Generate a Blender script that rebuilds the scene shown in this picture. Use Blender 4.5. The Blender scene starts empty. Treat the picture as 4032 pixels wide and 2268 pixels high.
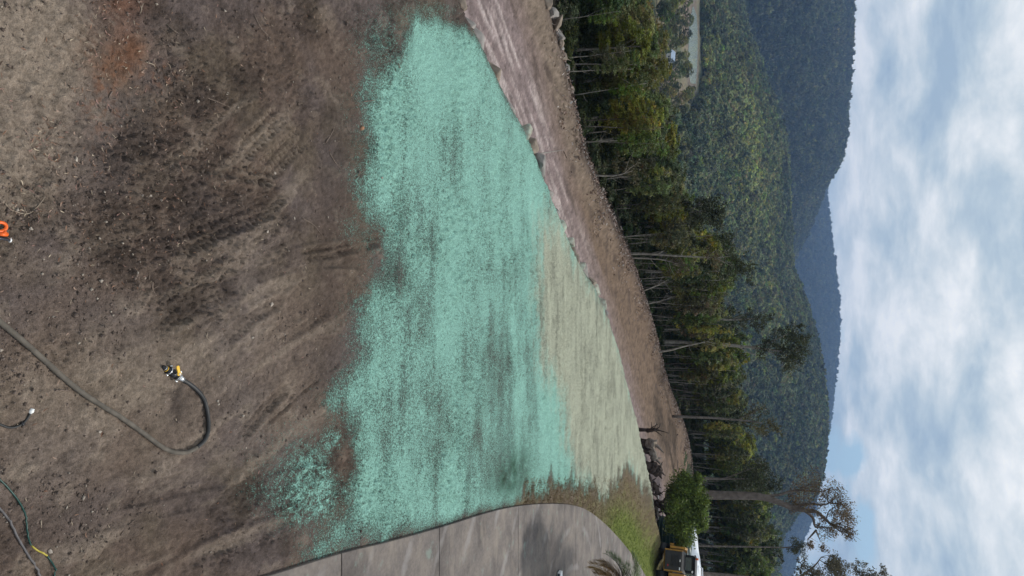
import bpy, bmesh, math, random
import numpy as np
from mathutils import Vector, Matrix, noise as mnoise

R = math.radians
random.seed(7)
scene = bpy.context.scene
COL = scene.collection

# ------------------------------------------------------------------ camera, sky, sun, exposure
CAM_H, PITCH, FPX = 7.0, R(20.0), 2688.0
cam_d = bpy.data.cameras.new('camera')
cam_d.sensor_fit = 'HORIZONTAL'; cam_d.sensor_width = 36.0; cam_d.lens = 24.0
cam_d.clip_start = 0.1; cam_d.clip_end = 20000.0
cam = bpy.data.objects.new('camera', cam_d); COL.objects.link(cam)
_F = Vector((0, math.cos(PITCH), -math.sin(PITCH))); _U = Vector((0, math.sin(PITCH), math.cos(PITCH)))
_Rt = _U; _Up = Vector((-1, 0, 0)); _B = -_F            # the photograph lies on its side: world up points right
cam.matrix_world = Matrix(((_Rt.x, _Up.x, _B.x, 0), (_Rt.y, _Up.y, _B.y, 0), (_Rt.z, _Up.z, _B.z, CAM_H), (0, 0, 0, 1)))
scene.camera = cam

SUN_EL, SUN_AZ = R(48), R(42)                            # sun ahead of the camera and a little to its right
sun_d = bpy.data.lights.new('sun', 'SUN'); sun_d.energy = 3.0; sun_d.angle = R(4); sun_d.color = (1.0, 0.95, 0.88)
sun = bpy.data.objects.new('sun', sun_d); COL.objects.link(sun)
_sd = Vector((math.sin(SUN_AZ) * math.cos(SUN_EL), math.cos(SUN_AZ) * math.cos(SUN_EL), math.sin(SUN_EL)))
sun.rotation_euler = _sd.to_track_quat('Z', 'Y').to_euler()
sun.location = (0, 0, 60)

# ------------------------------------------------------------------ photograph -> place
def ray(ix, iy):
    return _F + _U * ((ix - 2016) / FPX) + Vector(((iy - 1134) / FPX, 0, 0))
def on_plane(ix, iy, z=0.0):
    d = ray(ix, iy); t = (z - CAM_H) / d.z
    return Vector((d.x * t, d.y * t, z))
def at_y(ix, iy, Y):
    d = ray(ix, iy); t = Y / d.y
    return Vector((d.x * t, Y, CAM_H + d.z * t))
def az_el(ix, iy):
    d = ray(ix, iy); return math.atan2(d.x, d.y), d.z / math.hypot(d.x, d.y)

world = bpy.data.worlds.new('World'); scene.world = world; world.use_nodes = True
def build_sky():
    nt = world.node_tree; nt.nodes.clear(); N = nt.nodes.new; L = nt.links.new
    out = N('ShaderNodeOutputWorld'); bg = N('ShaderNodeBackground'); bg.inputs['Strength'].default_value = 0.1
    L(bg.outputs[0], out.inputs['Surface'])
    sky = N('ShaderNodeTexSky'); sky.sky_type = 'NISHITA'; sky.sun_disc = False
    sky.sun_elevation = SUN_EL; sky.sun_rotation = SUN_AZ; sky.altitude = 100; sky.dust_density = 1.0
    tc = N('ShaderNodeTexCoord'); sep = N('ShaderNodeSeparateXYZ'); L(tc.outputs['Generated'], sep.inputs[0])
    def math_(op, a, b=None, c=None):
        m = N('ShaderNodeMath'); m.operation = op
        for i, v in enumerate((a, b, c)):
            if v is None: continue
            if isinstance(v, (int, float)): m.inputs[i].default_value = v
            else: L(v, m.inputs[i])
        return m.outputs[0]
    zc = math_('MAXIMUM', sep.outputs['Z'], 0.0)
    dn = math_('ADD', zc, 0.26)
    cx = math_('DIVIDE', sep.outputs['X'], dn); cy = math_('DIVIDE', sep.outputs['Y'], dn)
    comb = N('ShaderNodeCombineXYZ'); L(cx, comb.inputs[0]); L(cy, comb.inputs[1]); comb.inputs[2].default_value = 3.7
    def noise_(scale, detail, rough, off, dist=0.0):
        mp = N('ShaderNodeMapping'); mp.inputs['Location'].default_value = off; L(comb.outputs[0], mp.inputs['Vector'])
        n = N('ShaderNodeTexNoise'); n.inputs['Scale'].default_value = scale; n.inputs['Detail'].default_value = detail
        n.inputs['Roughness'].default_value = rough; n.inputs['Distortion'].default_value = dist
        L(mp.outputs[0], n.inputs['Vector']); return n.outputs['Fac']
    def ramp_(fac, stops):
        r = N('ShaderNodeValToRGB'); L(fac, r.inputs[0]); el = r.color_ramp.elements
        while len(el) < len(stops): el.new(0.5)
        for e, (p, c) in zip(el, stops): e.position = p; e.color = (*c, 1) if len(c) == 3 else c
        return r.outputs[0]
    big = noise_(3.3, 12, 0.60, (4.3, 1.2, 0), 0.18)
    wide = noise_(1.6, 5, 0.5, (9.1, 5.2, 2), 0.1)
    shade = math_('ADD', math_('MULTIPLY', big, 0.66), math_('MULTIPLY', wide, 0.34))
    cloud = ramp_(shade, [(0.37, (4.2, 5.4, 6.6)), (0.44, (5.6, 6.7, 7.5)), (0.505, (7.6, 8.3, 8.7)), (0.60, (10.6, 10.7, 10.7))])
    gap = noise_(2.4, 7, 0.52, (1.7, 7.7, 5), 0.15)
    def near_dir(px, width, amt):                # a break in the cloud low over the hills
        d = ray(*px).normalized(); dp = N('ShaderNodeVectorMath'); dp.operation = 'DOT_PRODUCT'; L(tc.outputs['Generated'], dp.inputs[0]); dp.inputs[1].default_value = d
        r = N('ShaderNodeMapRange'); r.interpolation_type = 'SMOOTHSTEP'; r.inputs['From Min'].default_value = math.cos(width); r.inputs['From Max'].default_value = 1.0; r.inputs['To Min'].default_value = 0; r.inputs['To Max'].default_value = amt; L(dp.outputs['Value'], r.inputs['Value']); return r.outputs[0]
    for px, w, amt in (((3200, 2130), R(5.2), 0.24), ((3320, 1760), R(2.6), 0.17)): gap = math_('SUBTRACT', gap, near_dir(px, w, amt))
    hole = ramp_(gap, [(0.27, (0, 0, 0)), (0.37, (1, 1, 1))])
    skyb = N('ShaderNodeMix'); skyb.data_type = 'RGBA'; skyb.inputs['Factor'].default_value = 0.65
    L(sky.outputs[0], skyb.inputs['A']); skyb.inputs['B'].default_value = (4.6, 7.2, 9.0, 1)
    mx = N('ShaderNodeMix'); mx.data_type = 'RGBA'
    L(hole, mx.inputs['Factor']); L(skyb.outputs['Result'], mx.inputs['A']); L(cloud, mx.inputs['B'])
    L(mx.outputs['Result'], bg.inputs['Color'])
build_sky()
vs = scene.view_settings
vs.view_transform = 'Standard'; vs.look = 'None'; vs.exposure = 0.0; vs.gamma = 1.0; vs.use_curve_mapping = False

# ------------------------------------------------------------------ numeric noise
def _hash(ix, iy, seed):
    h = (ix.astype(np.int64) * 374761393 + iy.astype(np.int64) * 668265263 + seed * 1442695041) & 0xFFFFFFFF
    h = ((h ^ (h >> 13)) * 1274126177) & 0xFFFFFFFF
    h = ((h ^ (h >> 16)) * 2246822519) & 0xFFFFFFFF
    return h ^ (h >> 15)
def perlin(x, y, seed=0):
    x0 = np.floor(x); y0 = np.floor(y); fx = x - x0; fy = y - y0
    u = fx * fx * fx * (fx * (fx * 6 - 15) + 10); v = fy * fy * fy * (fy * (fy * 6 - 15) + 10)
    def g(i, j):
        a = (_hash(x0 + i, y0 + j, seed) & 0xFFFF) * (2 * math.pi / 65536.0)
        return np.cos(a) * (fx - i) + np.sin(a) * (fy - j)
    a = g(0, 0); b = g(1, 0); c = g(0, 1); d = g(1, 1)
    return ((a + (b - a) * u) * (1 - v) + (c + (d - c) * u) * v) * 1.5
def fbm(x, y, sc, octv=4, seed=0, gain=0.5):
    r = np.zeros_like(x); a = 1.0; t = 0.0
    for k in range(octv):
        r += a * perlin(x * sc + 17.3 * k, y * sc - 9.1 * k, seed + k); t += a; a *= gain; sc *= 2.03
    return r / t
def sstep(a, b, x):
    t = np.clip((x - a) / (b - a), 0, 1); return t * t * (3 - 2 * t)
def lerp3(a, b, f): return a + (np.asarray(b) - a) * f[..., None]
def seg_dist(px, py, pts, closed=False):
    """distance to a polyline, arc length at the nearest point, side (cross product sign)"""
    best = np.full(px.shape, 1e9); arc = np.zeros(px.shape); side = np.ones(px.shape)
    n = len(pts); acc = 0.0
    for i in range(n if closed else n - 1):
        ax, ay = pts[i][:2]; bx, by = pts[(i + 1) % n][:2]
        dx, dy = bx - ax, by - ay; L = math.hypot(dx, dy) + 1e-9
        t = ((px - ax) * dx + (py - ay) * dy) / (L * L); tc = np.clip(t, 0, 1)
        d = np.hypot(px - ax - dx * tc, py - ay - dy * tc); m = d < best - 1e-9
        cr = dx * (py - ay) - dy * (px - ax)
        best = np.where(m, d, best); arc = np.where(m, acc + tc * L, arc); side = np.where(m, np.sign(cr), side); acc += L
    return best, arc, side
def poly_sd(px, py, pts):
    """signed distance to a closed polygon, negative inside"""
    d, _, _ = seg_dist(px, py, pts, True)
    ins = np.zeros(px.shape, bool); n = len(pts)
    for i in range(n):
        ax, ay = pts[i][:2]; bx, by = pts[(i + 1) % n][:2]
        if ay == by: continue
        c = ((ay > py) != (by > py)) & (px < (bx - ax) * (py - ay) / (by - ay) + ax)
        ins ^= c
    return np.where(ins, -d, d)
def px_poly(pp, z=0.0): return [tuple(on_plane(a, b, z)[:2]) for a, b in pp]
def blob(X, Y, cx, cy, rx, ry, z=0.0):
    """soft spot of the ground, 1 in the middle"""
    c = on_plane(cx, cy, z); a = on_plane(cx + rx, cy, z) - c; b = on_plane(cx, cy + ry, z) - c
    M = np.linalg.inv(np.array([[a.x, b.x], [a.y, b.y]]))
    u = M[0, 0] * (X - c.x) + M[0, 1] * (Y - c.y); v = M[1, 0] * (X - c.x) + M[1, 1] * (Y - c.y)
    return np.exp(-(u * u + v * v))

# ------------------------------------------------------------------ the lie of the land
ROAD_Z = -1.2
EDGE_PX = [(1560, -900), (1700, -420), (1800, 0), (1835, 80), (1885, 165), (1945, 290), (2015, 430), (2085, 560), (2135, 690), (2185, 820), (2235, 945),
           (2290, 1060), (2345, 1140), (2400, 1270), (2440, 1400), (2480, 1560), (2512, 1680), (2532, 1800), (2543, 1920), (2556, 2040), (2580, 2130), (2606, 2210), (2650, 2420), (2700, 2800)]
OUTER_PX = [(1860, -900), (2010, -420), (2120, 0), (2160, 120), (2205, 300), (2245, 470), (2275, 620), (2330, 740), (2400, 900), (2470, 1040), (2520, 1170), (2570, 1330), (2610, 1500), (2645, 1650), (2675, 1770), (2692, 1900), (2702, 2020), (2712, 2268), (2722, 2800)]
EDGE = px_poly(EDGE_PX); OUTER = px_poly(OUTER_PX, ROAD_Z)
VALLEY = -33.0
def _az_table(pxs, dist, drop):
    a = []; z = []
    for p in pxs:
        A, t = az_el(*p); a.append(A); z.append(CAM_H + t * dist - drop)
    a = np.array(a); z = np.array(z); o = np.argsort(a); return a[o], z[o]
MID_PX = [(2880, -300), (2923, 0), (2946, 117), (3001, 250), (3024, 336), (3056, 391), (3095, 532), (3110, 650), (3110, 704), (3114, 822), (3126, 1056), (3157, 1134), (3189, 1212),
          (3228, 1353), (3247, 1486), (3263, 1635), (3262, 1720), (3255, 1800), (3245, 1860), (3220, 1940), (3160, 2000), (3130, 2040), (3090, 2100), (3070, 2200), (3050, 2500)]
DARK_PX = [(3385, -600), (3365, 0), (3362, 100), (3355, 230), (3348, 350), (3343, 450), (3338, 540), (3320, 610), (3300, 660), (3275, 700), (3252, 740), (3230, 800), (3200, 880), (3150, 980), (3080, 1100), (2980, 1300), (2900, 1600)]
BLUE_PX = [(3120, 200), (3190, 500), (3240, 700), (3253, 760), (3262, 850), (3270, 930), (3280, 1000), (3290, 1100), (3300, 1180), (3303, 1250), (3300, 1350), (3292, 1450), (3280, 1540), (3270, 1640),
           (3250, 1750), (3230, 1850), (3215, 1950), (3200, 2030), (3160, 2120), (3114, 2268), (3080, 2600)]
D_MID, D_DARK, D_BLUE = 900.0, 1700.0, 3000.0
T_MID = _az_table(MID_PX, D_MID, 6.0); T_DARK = _az_table(DARK_PX, D_DARK, 8.0); T_BLUE = _az_table(BLUE_PX, D_BLUE, 8.0)
LAKE_PX = [(2722, 60), (2730, 25), (2743, 60), (2747, 120), (2747, 200), (2745, 270), (2740, 330), (2722, 328), (2712, 280), (2712, 200), (2714, 120), (2718, 95)]
LAKE = px_poly(LAKE_PX, VALLEY + 0.3)
CLEAR = px_poly([(2560, -260), (2560, 330), (2630, 470), (2700, 430), (2742, 360), (2752, 335), (2753, 40), (2752, -260)], VALLEY)
def height(X, Y):
    """large form of the ground"""
    de, ae, se = seg_dist(X, Y, EDGE); s_e = de * se
    do, ao, so = seg_dist(X, Y, OUTER); s_o = do * so
    r = np.hypot(X, Y); az = np.arctan2(X, Y)
    # the pad is level, then steps down to the track, then the bank falls to the valley
    rz = ROAD_Z + 0.8 * sstep(7, 15, X) * (Y > 0)
    z = np.where(s_e > 0, rz * sstep(0.0, 0.9, s_e), 0.0)
    berm = 0.35 * np.exp(-((s_o + 0.3) / 1.0) ** 2) * (s_e > 1.0)
    fall = np.where(s_o > 0, np.minimum(s_o * 0.12, 60.0), 0.0)
    fall = np.where(s_o > 22, 2.64 + (s_o - 22) * 0.55, fall)
    z = z + berm - fall + 0.40 * np.exp(-((s_e + 0.15) / 0.8) ** 2) * sstep(9, 14, X) * (Y > 0) * (Y < 70)
    zv = VALLEY + 2.0 * fbm(X, Y, 1 / 160.0, 3, 5) * sstep(25, 80, poly_sd(X, Y, LAKE)) * sstep(0, 80, poly_sd(X, Y, CLEAR))
    z = np.maximum(z, np.where(r > 60, zv, -1e9))
    n = fbm(X, Y, 1 / 130.0, 4, 11)
    for (ta, tz), r0, D, amp in ((T_MID, 512.0, D_MID, 9.0), (T_DARK, 1050.0, D_DARK, 22.0), (T_BLUE, 2000.0, D_BLUE, 26.0)):
        crest = np.interp(az, ta, tz)
        f = np.where(r <= D, ((r - r0) / (D - r0)).clip(0, 1), (1 - (r - D) / (D * 0.6)).clip(0, 1))
        f = np.where(r <= D, f ** 0.85 * (1.25 - 0.25 * f), f * f * (3 - 2 * f))
        zz = VALLEY + (crest - VALLEY) * f + amp * n * np.sin(np.pi * f.clip(0, 1)) * 0.8
        z = np.where(f > 0, np.maximum(z, np.where(crest > VALLEY, zz, -1e9)), z)
    return z, s_e, s_o
def H1(x, y):
    return float(height(np.array([x]), np.array([y]))[0][0])

# outlines of the surfaces on the pad
MINT_PX = [(1620, 45), (1720, 70), (1830, 105), (1890, 165), (1950, 290), (2020, 430), (2095, 560), (2145, 690), (2195, 820), (2245, 950), (2275, 1030), (2215, 930), (2178, 862), (2160, 975), (2132, 920), (2125, 1150), (2130, 1400),
           (2190, 1500), (2230, 1650), (2260, 1800), (2285, 1910), (2200, 1945), (2110, 1975), (1985, 1998), (1900, 2022), (1750, 2066), (1530, 2130), (1330, 2182), (1200, 2206), (1225, 2140), (1265, 2070), (1330, 1980), (1385, 1850), (1365, 1700), (1325, 1560),
           (1370, 1450), (1410, 1300), (1440, 1150), (1490, 1020), (1505, 930), (1450, 895), (1425, 820), (1425, 600), (1428, 420), (1470, 300), (1560, 210), (1595, 120)]
PALE_PX = [(2132, 905), (2178, 850), (2235, 960), (2300, 1075), (2355, 1140), (2410, 1270), (2450, 1400), (2490, 1560), (2522, 1680), (2540, 1800), (2550, 1920), (2562, 2040), (2540, 2005), (2505, 1905), (2475, 1850), (2455, 1880), (2430, 1930), (2385, 1990), (2345, 1975), (2320, 1930), (2285, 1915), (2255, 1800), (2225, 1650), (2185, 1500), (2125, 1400), (2120, 1150)]
GRASS_PX = [(2050, 1985), (2120, 1962), (2285, 1912), (2380, 1975), (2470, 1850), (2550, 1990), (2595, 2170), (2640, 2420), (2620, 2800), (2450, 2700), (2450, 2200), (2300, 2010), (2190, 1985)]
DRIVE_PX = [(1040, 2268), (1340, 2176), (1530, 2130), (1740, 2072), (1900, 2022), (2000, 1998), (2090, 1986), (2180, 1983), (2240, 1987), (2290, 2000), (2340, 2030), (2400, 2083), (2460, 2150), (2505, 2210), (2540, 2268), (2570, 2400), (2470, 2900), (1900, 3000), (900, 2900), (800, 2340)]
MINT = px_poly(MINT_PX); PALE = px_poly(PALE_PX); GRASS = px_poly(GRASS_PX); DRIVE = px_poly(DRIVE_PX)
TRACKS = [  # (points, width in metres, depth, lugged, paleness)
    ([(940, 610), (1110, 440)], 0.34, 0.022, True, 0.9), ([(1000, 720), (1200, 520)], 0.40, 0.018, True, 0.6), ([(640, 600), (800, 640), (1010, 690), (1090, 700)], 0.30, 0.02, True, 0.5),
    ([(690, 970), (860, 890), (1040, 820), (1110, 740)], 0.36, 0.03, True, 0.25), ([(900, 1770), (1060, 1590), (1130, 1520)], 0.24, 0.02, True, 0.2), ([(1100, 1350), (1300, 1215)], 0.22, 0.02, True, 0.15),
    ([(1180, 1010), (1330, 985), (1500, 945)], 0.26, 0.03, True, 0.3), ([(-100, 640), (180, 300), (470, -60)], 0.42, 0.008, True, 0.7), ([(-100, 470), (140, 190), (300, -60)], 0.42, 0.006, True, 0.7), ([(-60, 1000), (230, 520), (330, 400)], 0.34, 0.009, True, 0.5),
    ([(300, 860), (480, 800)], 0.25, 0.012, True, 0.4), ([(880, 1340), (1010, 1230), (1120, 1180)], 0.25, 0.018, True, 0.2), ([(600, 1330), (760, 1180), (900, 1120)], 0.3, 0.012, True, 0.15), ([(180, 1420), (330, 1330)], 0.25, 0.012, True, 0.2),
    ([(1050, 1670), (1200, 1540), (1345, 1425)], 0.07, 0.035, False, -0.3), ([(880, 1620), (960, 1480), (1060, 1370)], 0.08, 0.025, False, -0.3), ([(480, 1960), (760, 1900), (1000, 1850), (1240, 1790)], 0.30, 0.03, False, -0.15), ([(300, 2060), (620, 1990), (930, 1930)], 0.30, 0.02, False, 0.0),
    ([(1000, 1090), (1130, 1050), (1290, 1030), (1430, 1040)], 0.22, 0.03, False, -0.5), ([(760, 1290), (900, 1120), (1020, 1000), (1160, 960)], 0.5, 0.02, False, 0.2), ([(1020, 1170), (1200, 1060), (1360, 1010)], 0.3, 0.02, False, 0.2), ([(850, 2150), (1060, 2080), (1170, 2010)], 0.25, 0.03, False, 0.3),
    ([(700, 2240), (930, 2120), (1120, 2060)], 0.2, 0.02, False, 0.1), ([(560, 2268), (760, 2140), (960, 2050)], 0.12, 0.02, False, -0.2), ([(1060, 330), (1180, 250)], 0.4, 0.015, True, 0.1), ([(1280, 0), (1340, 220)], 0.3, 0.012, False, 0.4), ([(930, 1240), (740, 1420), (640, 1560)], 0.35, 0.012, False, 0.15),
    ([(1300, 1120), (1160, 1240), (980, 1420)], 0.30, 0.015, False, 0.1)]
TRACKS_W = [([tuple(on_plane(*p)[:2]) for p in t[0]],) + t[1:] for t in TRACKS]

def pad_surface(X, Y, s_e, s_o):
    """fine relief, soil colour, mulch cover and mulch colour of the worked ground"""
    on_pad = sstep(0.2, -0.1, s_e)
    dr = poly_sd(X, Y, DRIVE); free = sstep(0.0, 0.15, dr)
    wob = fbm(X, Y, 0.7, 4, 21); w2 = fbm(X, Y, 2.2, 4, 31); w3 = fbm(X, Y, 9.0, 3, 41); w4 = fbm(X, Y, 26.0, 3, 51)
    rel = 0.05 * fbm(X, Y, 0.22, 3, 61) + 0.040 * w2 + 0.030 * w3 * (0.4 + sstep(-0.2, 0.5, w2)) + 0.016 * w4
    rough = sstep(-0.25, 0.3, fbm(X, Y, 0.35, 3, 71) + 0.5 * blob(X, Y, 560, 760, 420, 420) - 0.7 * blob(X, Y, 620, 1500, 500, 400) - 0.6 * blob(X, Y, 120, 300, 330, 420))
    rel += 0.10 * rough * np.abs(fbm(X, Y, 7.0, 4, 81)) + 0.06 * rough * sstep(0.15, 0.45, fbm(X, Y, 16.0, 2, 91))
    # soil colours
    c_brown = np.array((0.122, 0.087, 0.068)); c_purp = np.array((0.118, 0.092, 0.084)); c_tan = np.array((0.27, 0.215, 0.168)); c_dark = np.array((0.052, 0.040, 0.034))
    c_red = np.array((0.165, 0.066, 0.030)); c_olive = np.array((0.115, 0.088, 0.064))
    S = np.broadcast_to(c_brown, X.shape + (3,)).copy()
    S = lerp3(S, c_purp, sstep(-0.25, 0.3, fbm(X, Y, 0.45, 4, 101)))
    S = lerp3(S, c_olive, 0.8 * sstep(0.0, 0.4, fbm(X, Y, 0.6, 4, 111)))
    pale = 1.2 * blob(X, Y, 100, 200, 300, 420) + 0.75 * blob(X, Y, 40, 600, 240, 260) + 0.5 * blob(X, Y, 640, 1560, 420, 330) + 0.45 * blob(X, Y, 180, 1700, 260, 260) + 0.3 * blob(X, Y, 1130, 1500, 200, 260) + 0.4 * blob(X, Y, 1080, 1200, 150, 200)
    S = lerp3(S, c_tan, np.clip(0.85 * pale * (0.75 + 0.8 * wob) + 0.35 * sstep(0.12, 0.45, w2), 0, 1))
    S = lerp3(S, c_dark, 0.6 * np.clip(sstep(0.02, 0.40, -w2 + 0.5 * rough - 0.25) + 0.5 * rough * sstep(0.05, 0.4, w3), 0, 1))
    S = lerp3(S, c_red, np.clip(0.85 * blob(X, Y, 455, 205, 100, 105) * (0.8 + 1.2 * w2) + 0.55 * blob(X, Y, 400, 400, 60, 170) * sstep(-0.1, 0.3, w3) + 0.4 * blob(X, Y, 620, 300, 120, 60) * sstep(0, .3, w3) + 0.5 * blob(X, Y, 480, 20, 90, 60), 0, 1))
    S = lerp3(S, c_dark * 1.3, np.clip(0.85 * blob(X, Y, 690, 1590, 75, 90) * sstep(-0.06, 0.02, w2 + 0.3 * w3) + 0.6 * blob(X, Y, 800, 1480, 40, 60) * sstep(0, .1, w2), 0, 1))   # damp patches
    S = lerp3(S, c_dark, 0.4 * np.clip(blob(X, Y, 1290, 1180, 60, 500) + blob(X, Y, 1340, 620, 70, 300) + blob(X, Y, 900, 2000, 260, 90) * 0.5, 0, 1))
    def combed(p0, p1, st, sc, seed):
        a, b = on_plane(*p0), on_plane(*p1); d = (b - a).normalized(); return fbm((X * d.x + Y * d.y) / st, -X * d.y + Y * d.x, sc, 4, seed)
    cA = combed((800, 1650), (1300, 1300), 9.0, 2.6, 171) * np.clip(1.2 * blob(X, Y, 950, 1550, 480, 520), 0, 1); cB = combed((650, 1250), (1250, 960), 9.0, 2.8, 175) * np.clip(1.1 * blob(X, Y, 950, 1120, 380, 300), 0, 1)
    cC = combed((700, 900), (1200, 460), 8.0, 2.6, 179) * np.clip(1.1 * blob(X, Y, 1000, 600, 330, 330), 0, 1); cD = combed((300, 2150), (1150, 1900), 9.0, 2.6, 183) * np.clip(1.2 * blob(X, Y, 700, 2080, 560, 240), 0, 1)
    comb_n = cA + cB + cC + cD
    S = lerp3(S, c_tan * 0.95, 0.48 * sstep(0.04, 0.35, comb_n)); S = lerp3(S, c_dark * 1.4, 0.36 * sstep(0.06, 0.38, -comb_n)); rel += 0.045 * comb_n
    for pts, wd, dep, lug, pal in TRACKS_W:
        m = (np.abs(X - np.mean([p[0] for p in pts])) < 6) & (np.abs(Y - np.mean([p[1] for p in pts])) < 6)
        if not m.any(): continue
        d, a, sd = seg_dist(X[m], Y[m], pts); L = sum(math.dist(pts[i], pts[i + 1]) for i in range(len(pts) - 1))
        d = d + 0.03 * w2[m] * 3 * wd; ends = sstep(0, 0.12, a) * sstep(0, 0.12, L - a); brk = sstep(-0.35, 0.05, wob[m] + 0.6 * w2[m] + 0.05)
        ins = sstep(wd * 0.56, wd * 0.44, d) * ends * brk; rim = np.exp(-((d - wd * 0.58) / (wd * 0.12 + 0.012)) ** 2) * ends * brk
        h = -dep * ins + dep * 0.7 * rim; tone = pal * ins
        if lug:
            ph = np.sin(2 * np.pi * (a / 0.105 + sd * d * 1.2)); bars = sstep(-0.25, 0.35, ph) * sstep(0.02, 0.035, np.abs(d - wd * 0.2))
            h = h + dep * 1.0 * bars * ins; tone = tone * (0.35 + 0.65 * bars) - 0.35 * ins * (1 - bars)
        rel[m] += h * (2.0 if lug else 1.0)
        Sm = S[m]; Sm = lerp3(Sm, c_tan * 1.05, np.clip(tone, 0, 1) * 0.65); Sm = lerp3(Sm, c_dark, np.clip(-tone, 0, 1) * 0.65); S[m] = Sm
    S *= (1.0 + 0.40 * w3 + 0.45 * w4)[..., None]
    # track beyond the pad: pinkish crushed stone in the wheel lines, ochre shoulder
    onr = sstep(0.1, 0.8, s_e); frac = s_e / np.maximum(s_e - s_o, 0.5)
    c_pink = np.array((0.215, 0.165, 0.158)); c_pinkp = np.array((0.44, 0.365, 0.345)); c_ochre = np.array((0.160, 0.112, 0.080)); c_shoulder = np.array((0.150, 0.108, 0.096))
    far = sstep(24, 46, Y)
    T = np.broadcast_to(c_pink, X.shape + (3,)).copy()
    ang = R(27)     # the wheel lines run along the track
    ax_, ay_ = X * math.sin(R(32)) + Y * math.cos(R(32)), X * math.cos(R(32)) - Y * math.sin(R(32))
    st = fbm(ax_ * 0.25, ay_ * 2.2, 1.0, 4, 121)
    T = lerp3(T, c_pinkp, 0.95 * sstep(-0.02, 0.33, st) * sstep(0.12, 0.3, frac) * sstep(0.75, 0.5, frac) * (1 - 0.75 * far))
    T = lerp3(T, c_shoulder, sstep(0.22, 0.08, frac + 0.1 * st) * 0.9)
    T = lerp3(T, c_ochre, np.clip(sstep(0.52, 0.72, frac + 0.12 * st) * (0.45 + 0.55 * far) + 0.85 * far * sstep(0.28, 0.5, frac + 0.2 * st), 0, 1))
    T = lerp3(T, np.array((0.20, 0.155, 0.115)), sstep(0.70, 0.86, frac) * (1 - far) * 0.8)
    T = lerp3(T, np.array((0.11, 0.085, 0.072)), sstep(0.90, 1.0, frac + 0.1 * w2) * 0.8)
    T *= (1 + 0.6 * w2 + 0.5 * w3)[..., None]; T = lerp3(T, np.array((0.075, 0.055, 0.046)), 0.7 * sstep(0.12, 0.4, fbm(ax_ * 0.5, ay_ * 1.6, 1.0, 4, 127)) * sstep(0.35, 0.7, frac))
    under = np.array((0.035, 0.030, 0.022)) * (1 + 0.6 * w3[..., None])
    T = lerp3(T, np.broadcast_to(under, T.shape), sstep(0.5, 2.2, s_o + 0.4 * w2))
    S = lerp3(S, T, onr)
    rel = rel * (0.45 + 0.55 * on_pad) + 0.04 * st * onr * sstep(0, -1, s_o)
    # sprayed mulch
    sdm = poly_sd(X, Y, MINT); sdp = poly_sd(X, Y, PALE); sdg = poly_sd(X, Y, GRASS)
    soft = 0.16 + 0.85 * sstep(15.0, 9.5, Y)
    edge_n = 0.5 * fbm(X, Y, 1.3, 4, 131) + 0.25 * w3
    sdu = np.minimum(sdm, sdp) - 1.6 * np.exp(-(np.maximum(np.abs(sdm), np.abs(sdp)) / 0.9) ** 2)
    cov_m = sstep(1.0, -1.0, (sdu + edge_n * soft * 1.6) / (soft + 0.04 * Y * 0.3)) * sstep(0.45, 0.2, s_e)
    tongue = fbm(X * 0.30, Y * 1.1, 1.4, 4, 139) * 1.3
    cov_p = sstep(1.0, -1.0, (sdp + tongue * 0.6 + 0.4 * w2) / 1.1) * sstep(0.45, 0.2, s_e)
    cov_p = np.where(sdm < 0, cov_p, cov_p)
    streak = fbm(X * 0.16, Y * 0.9, 1.0, 4, 141); streak2 = fbm(X * 0.5, Y * 3.2, 1.0, 3, 145)
    gaps = 0.30 * blob(X, Y, 1690, 1600, 110, 190) + 0.38 * blob(X, Y, 1640, 1250, 60, 130) + 0.32 * blob(X, Y, 1720, 1000, 50, 120) + 0.30 * blob(X, Y, 1790, 640, 60, 130) + 0.28 * blob(X, Y, 1980, 1350, 130, 330) + 0.22 * blob(X, Y, 1900, 1750, 150, 200) \
        + 0.3 * blob(X, Y, 1600, 900, 60, 140) + 0.25 * blob(X, Y, 1480, 1340, 60, 140) + 0.3 * blob(X, Y, 1500, 1700, 70, 130) + 0.35 * blob(X, Y, 1570, 1090, 50, 90) + 0.22 * blob(X, Y, 1900, 500, 50, 150) + 0.2 * blob(X, Y, 1630, 330, 50, 80)
    dense = 0.3 * blob(X, Y, 1760, 300, 140, 180) + 0.3 * blob(X, Y, 1770, 1150, 55, 500) + 0.25 * blob(X, Y, 2190, 920, 60, 80) + 0.25 * blob(X, Y, 2180, 1700, 50, 170) + 0.2 * blob(X, Y, 1450, 1900, 90, 160)
    body = 0.81 + 0.15 * fbm(X, Y, 0.9, 3, 187) + 0.20 * streak + 0.18 * streak2 - 0.62 * gaps * (0.8 + 0.9 * wob) + 0.6 * dense + 0.12 * w3 + 0.10 * w2
    cov = cov_m * body
    spl = np.clip(0.66 * blob(X, Y, 1200, 1850, 175, 200) + 0.35 * blob(X, Y, 1225, 1860, 60, 90) + 0.4 * blob(X, Y, 1150, 2000, 110, 110) + 0.75 * blob(X, Y, 1315, 1730, 42, 60) + 0.5 * blob(X, Y, 1260, 1960, 90, 120) + 0.3 * blob(X, Y, 1000, 1935, 60, 40), 0, 1.0)
    cov = np.maximum(cov, spl * (0.62 + 0.45 * w3 + 0.25 * w2))
    S = lerp3(S, np.array((0.095, 0.110, 0.098)) * (1 + 0.4 * w3[..., None]), 0.45 * sstep(0.3, 0.8, np.maximum(cov_m, cov_p)))     # damp soil filmed with mulch
    hole = 0.75 * blob(X, Y, 1345, 1810, 40, 60)
    cov = cov * (1 - hole)
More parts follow.
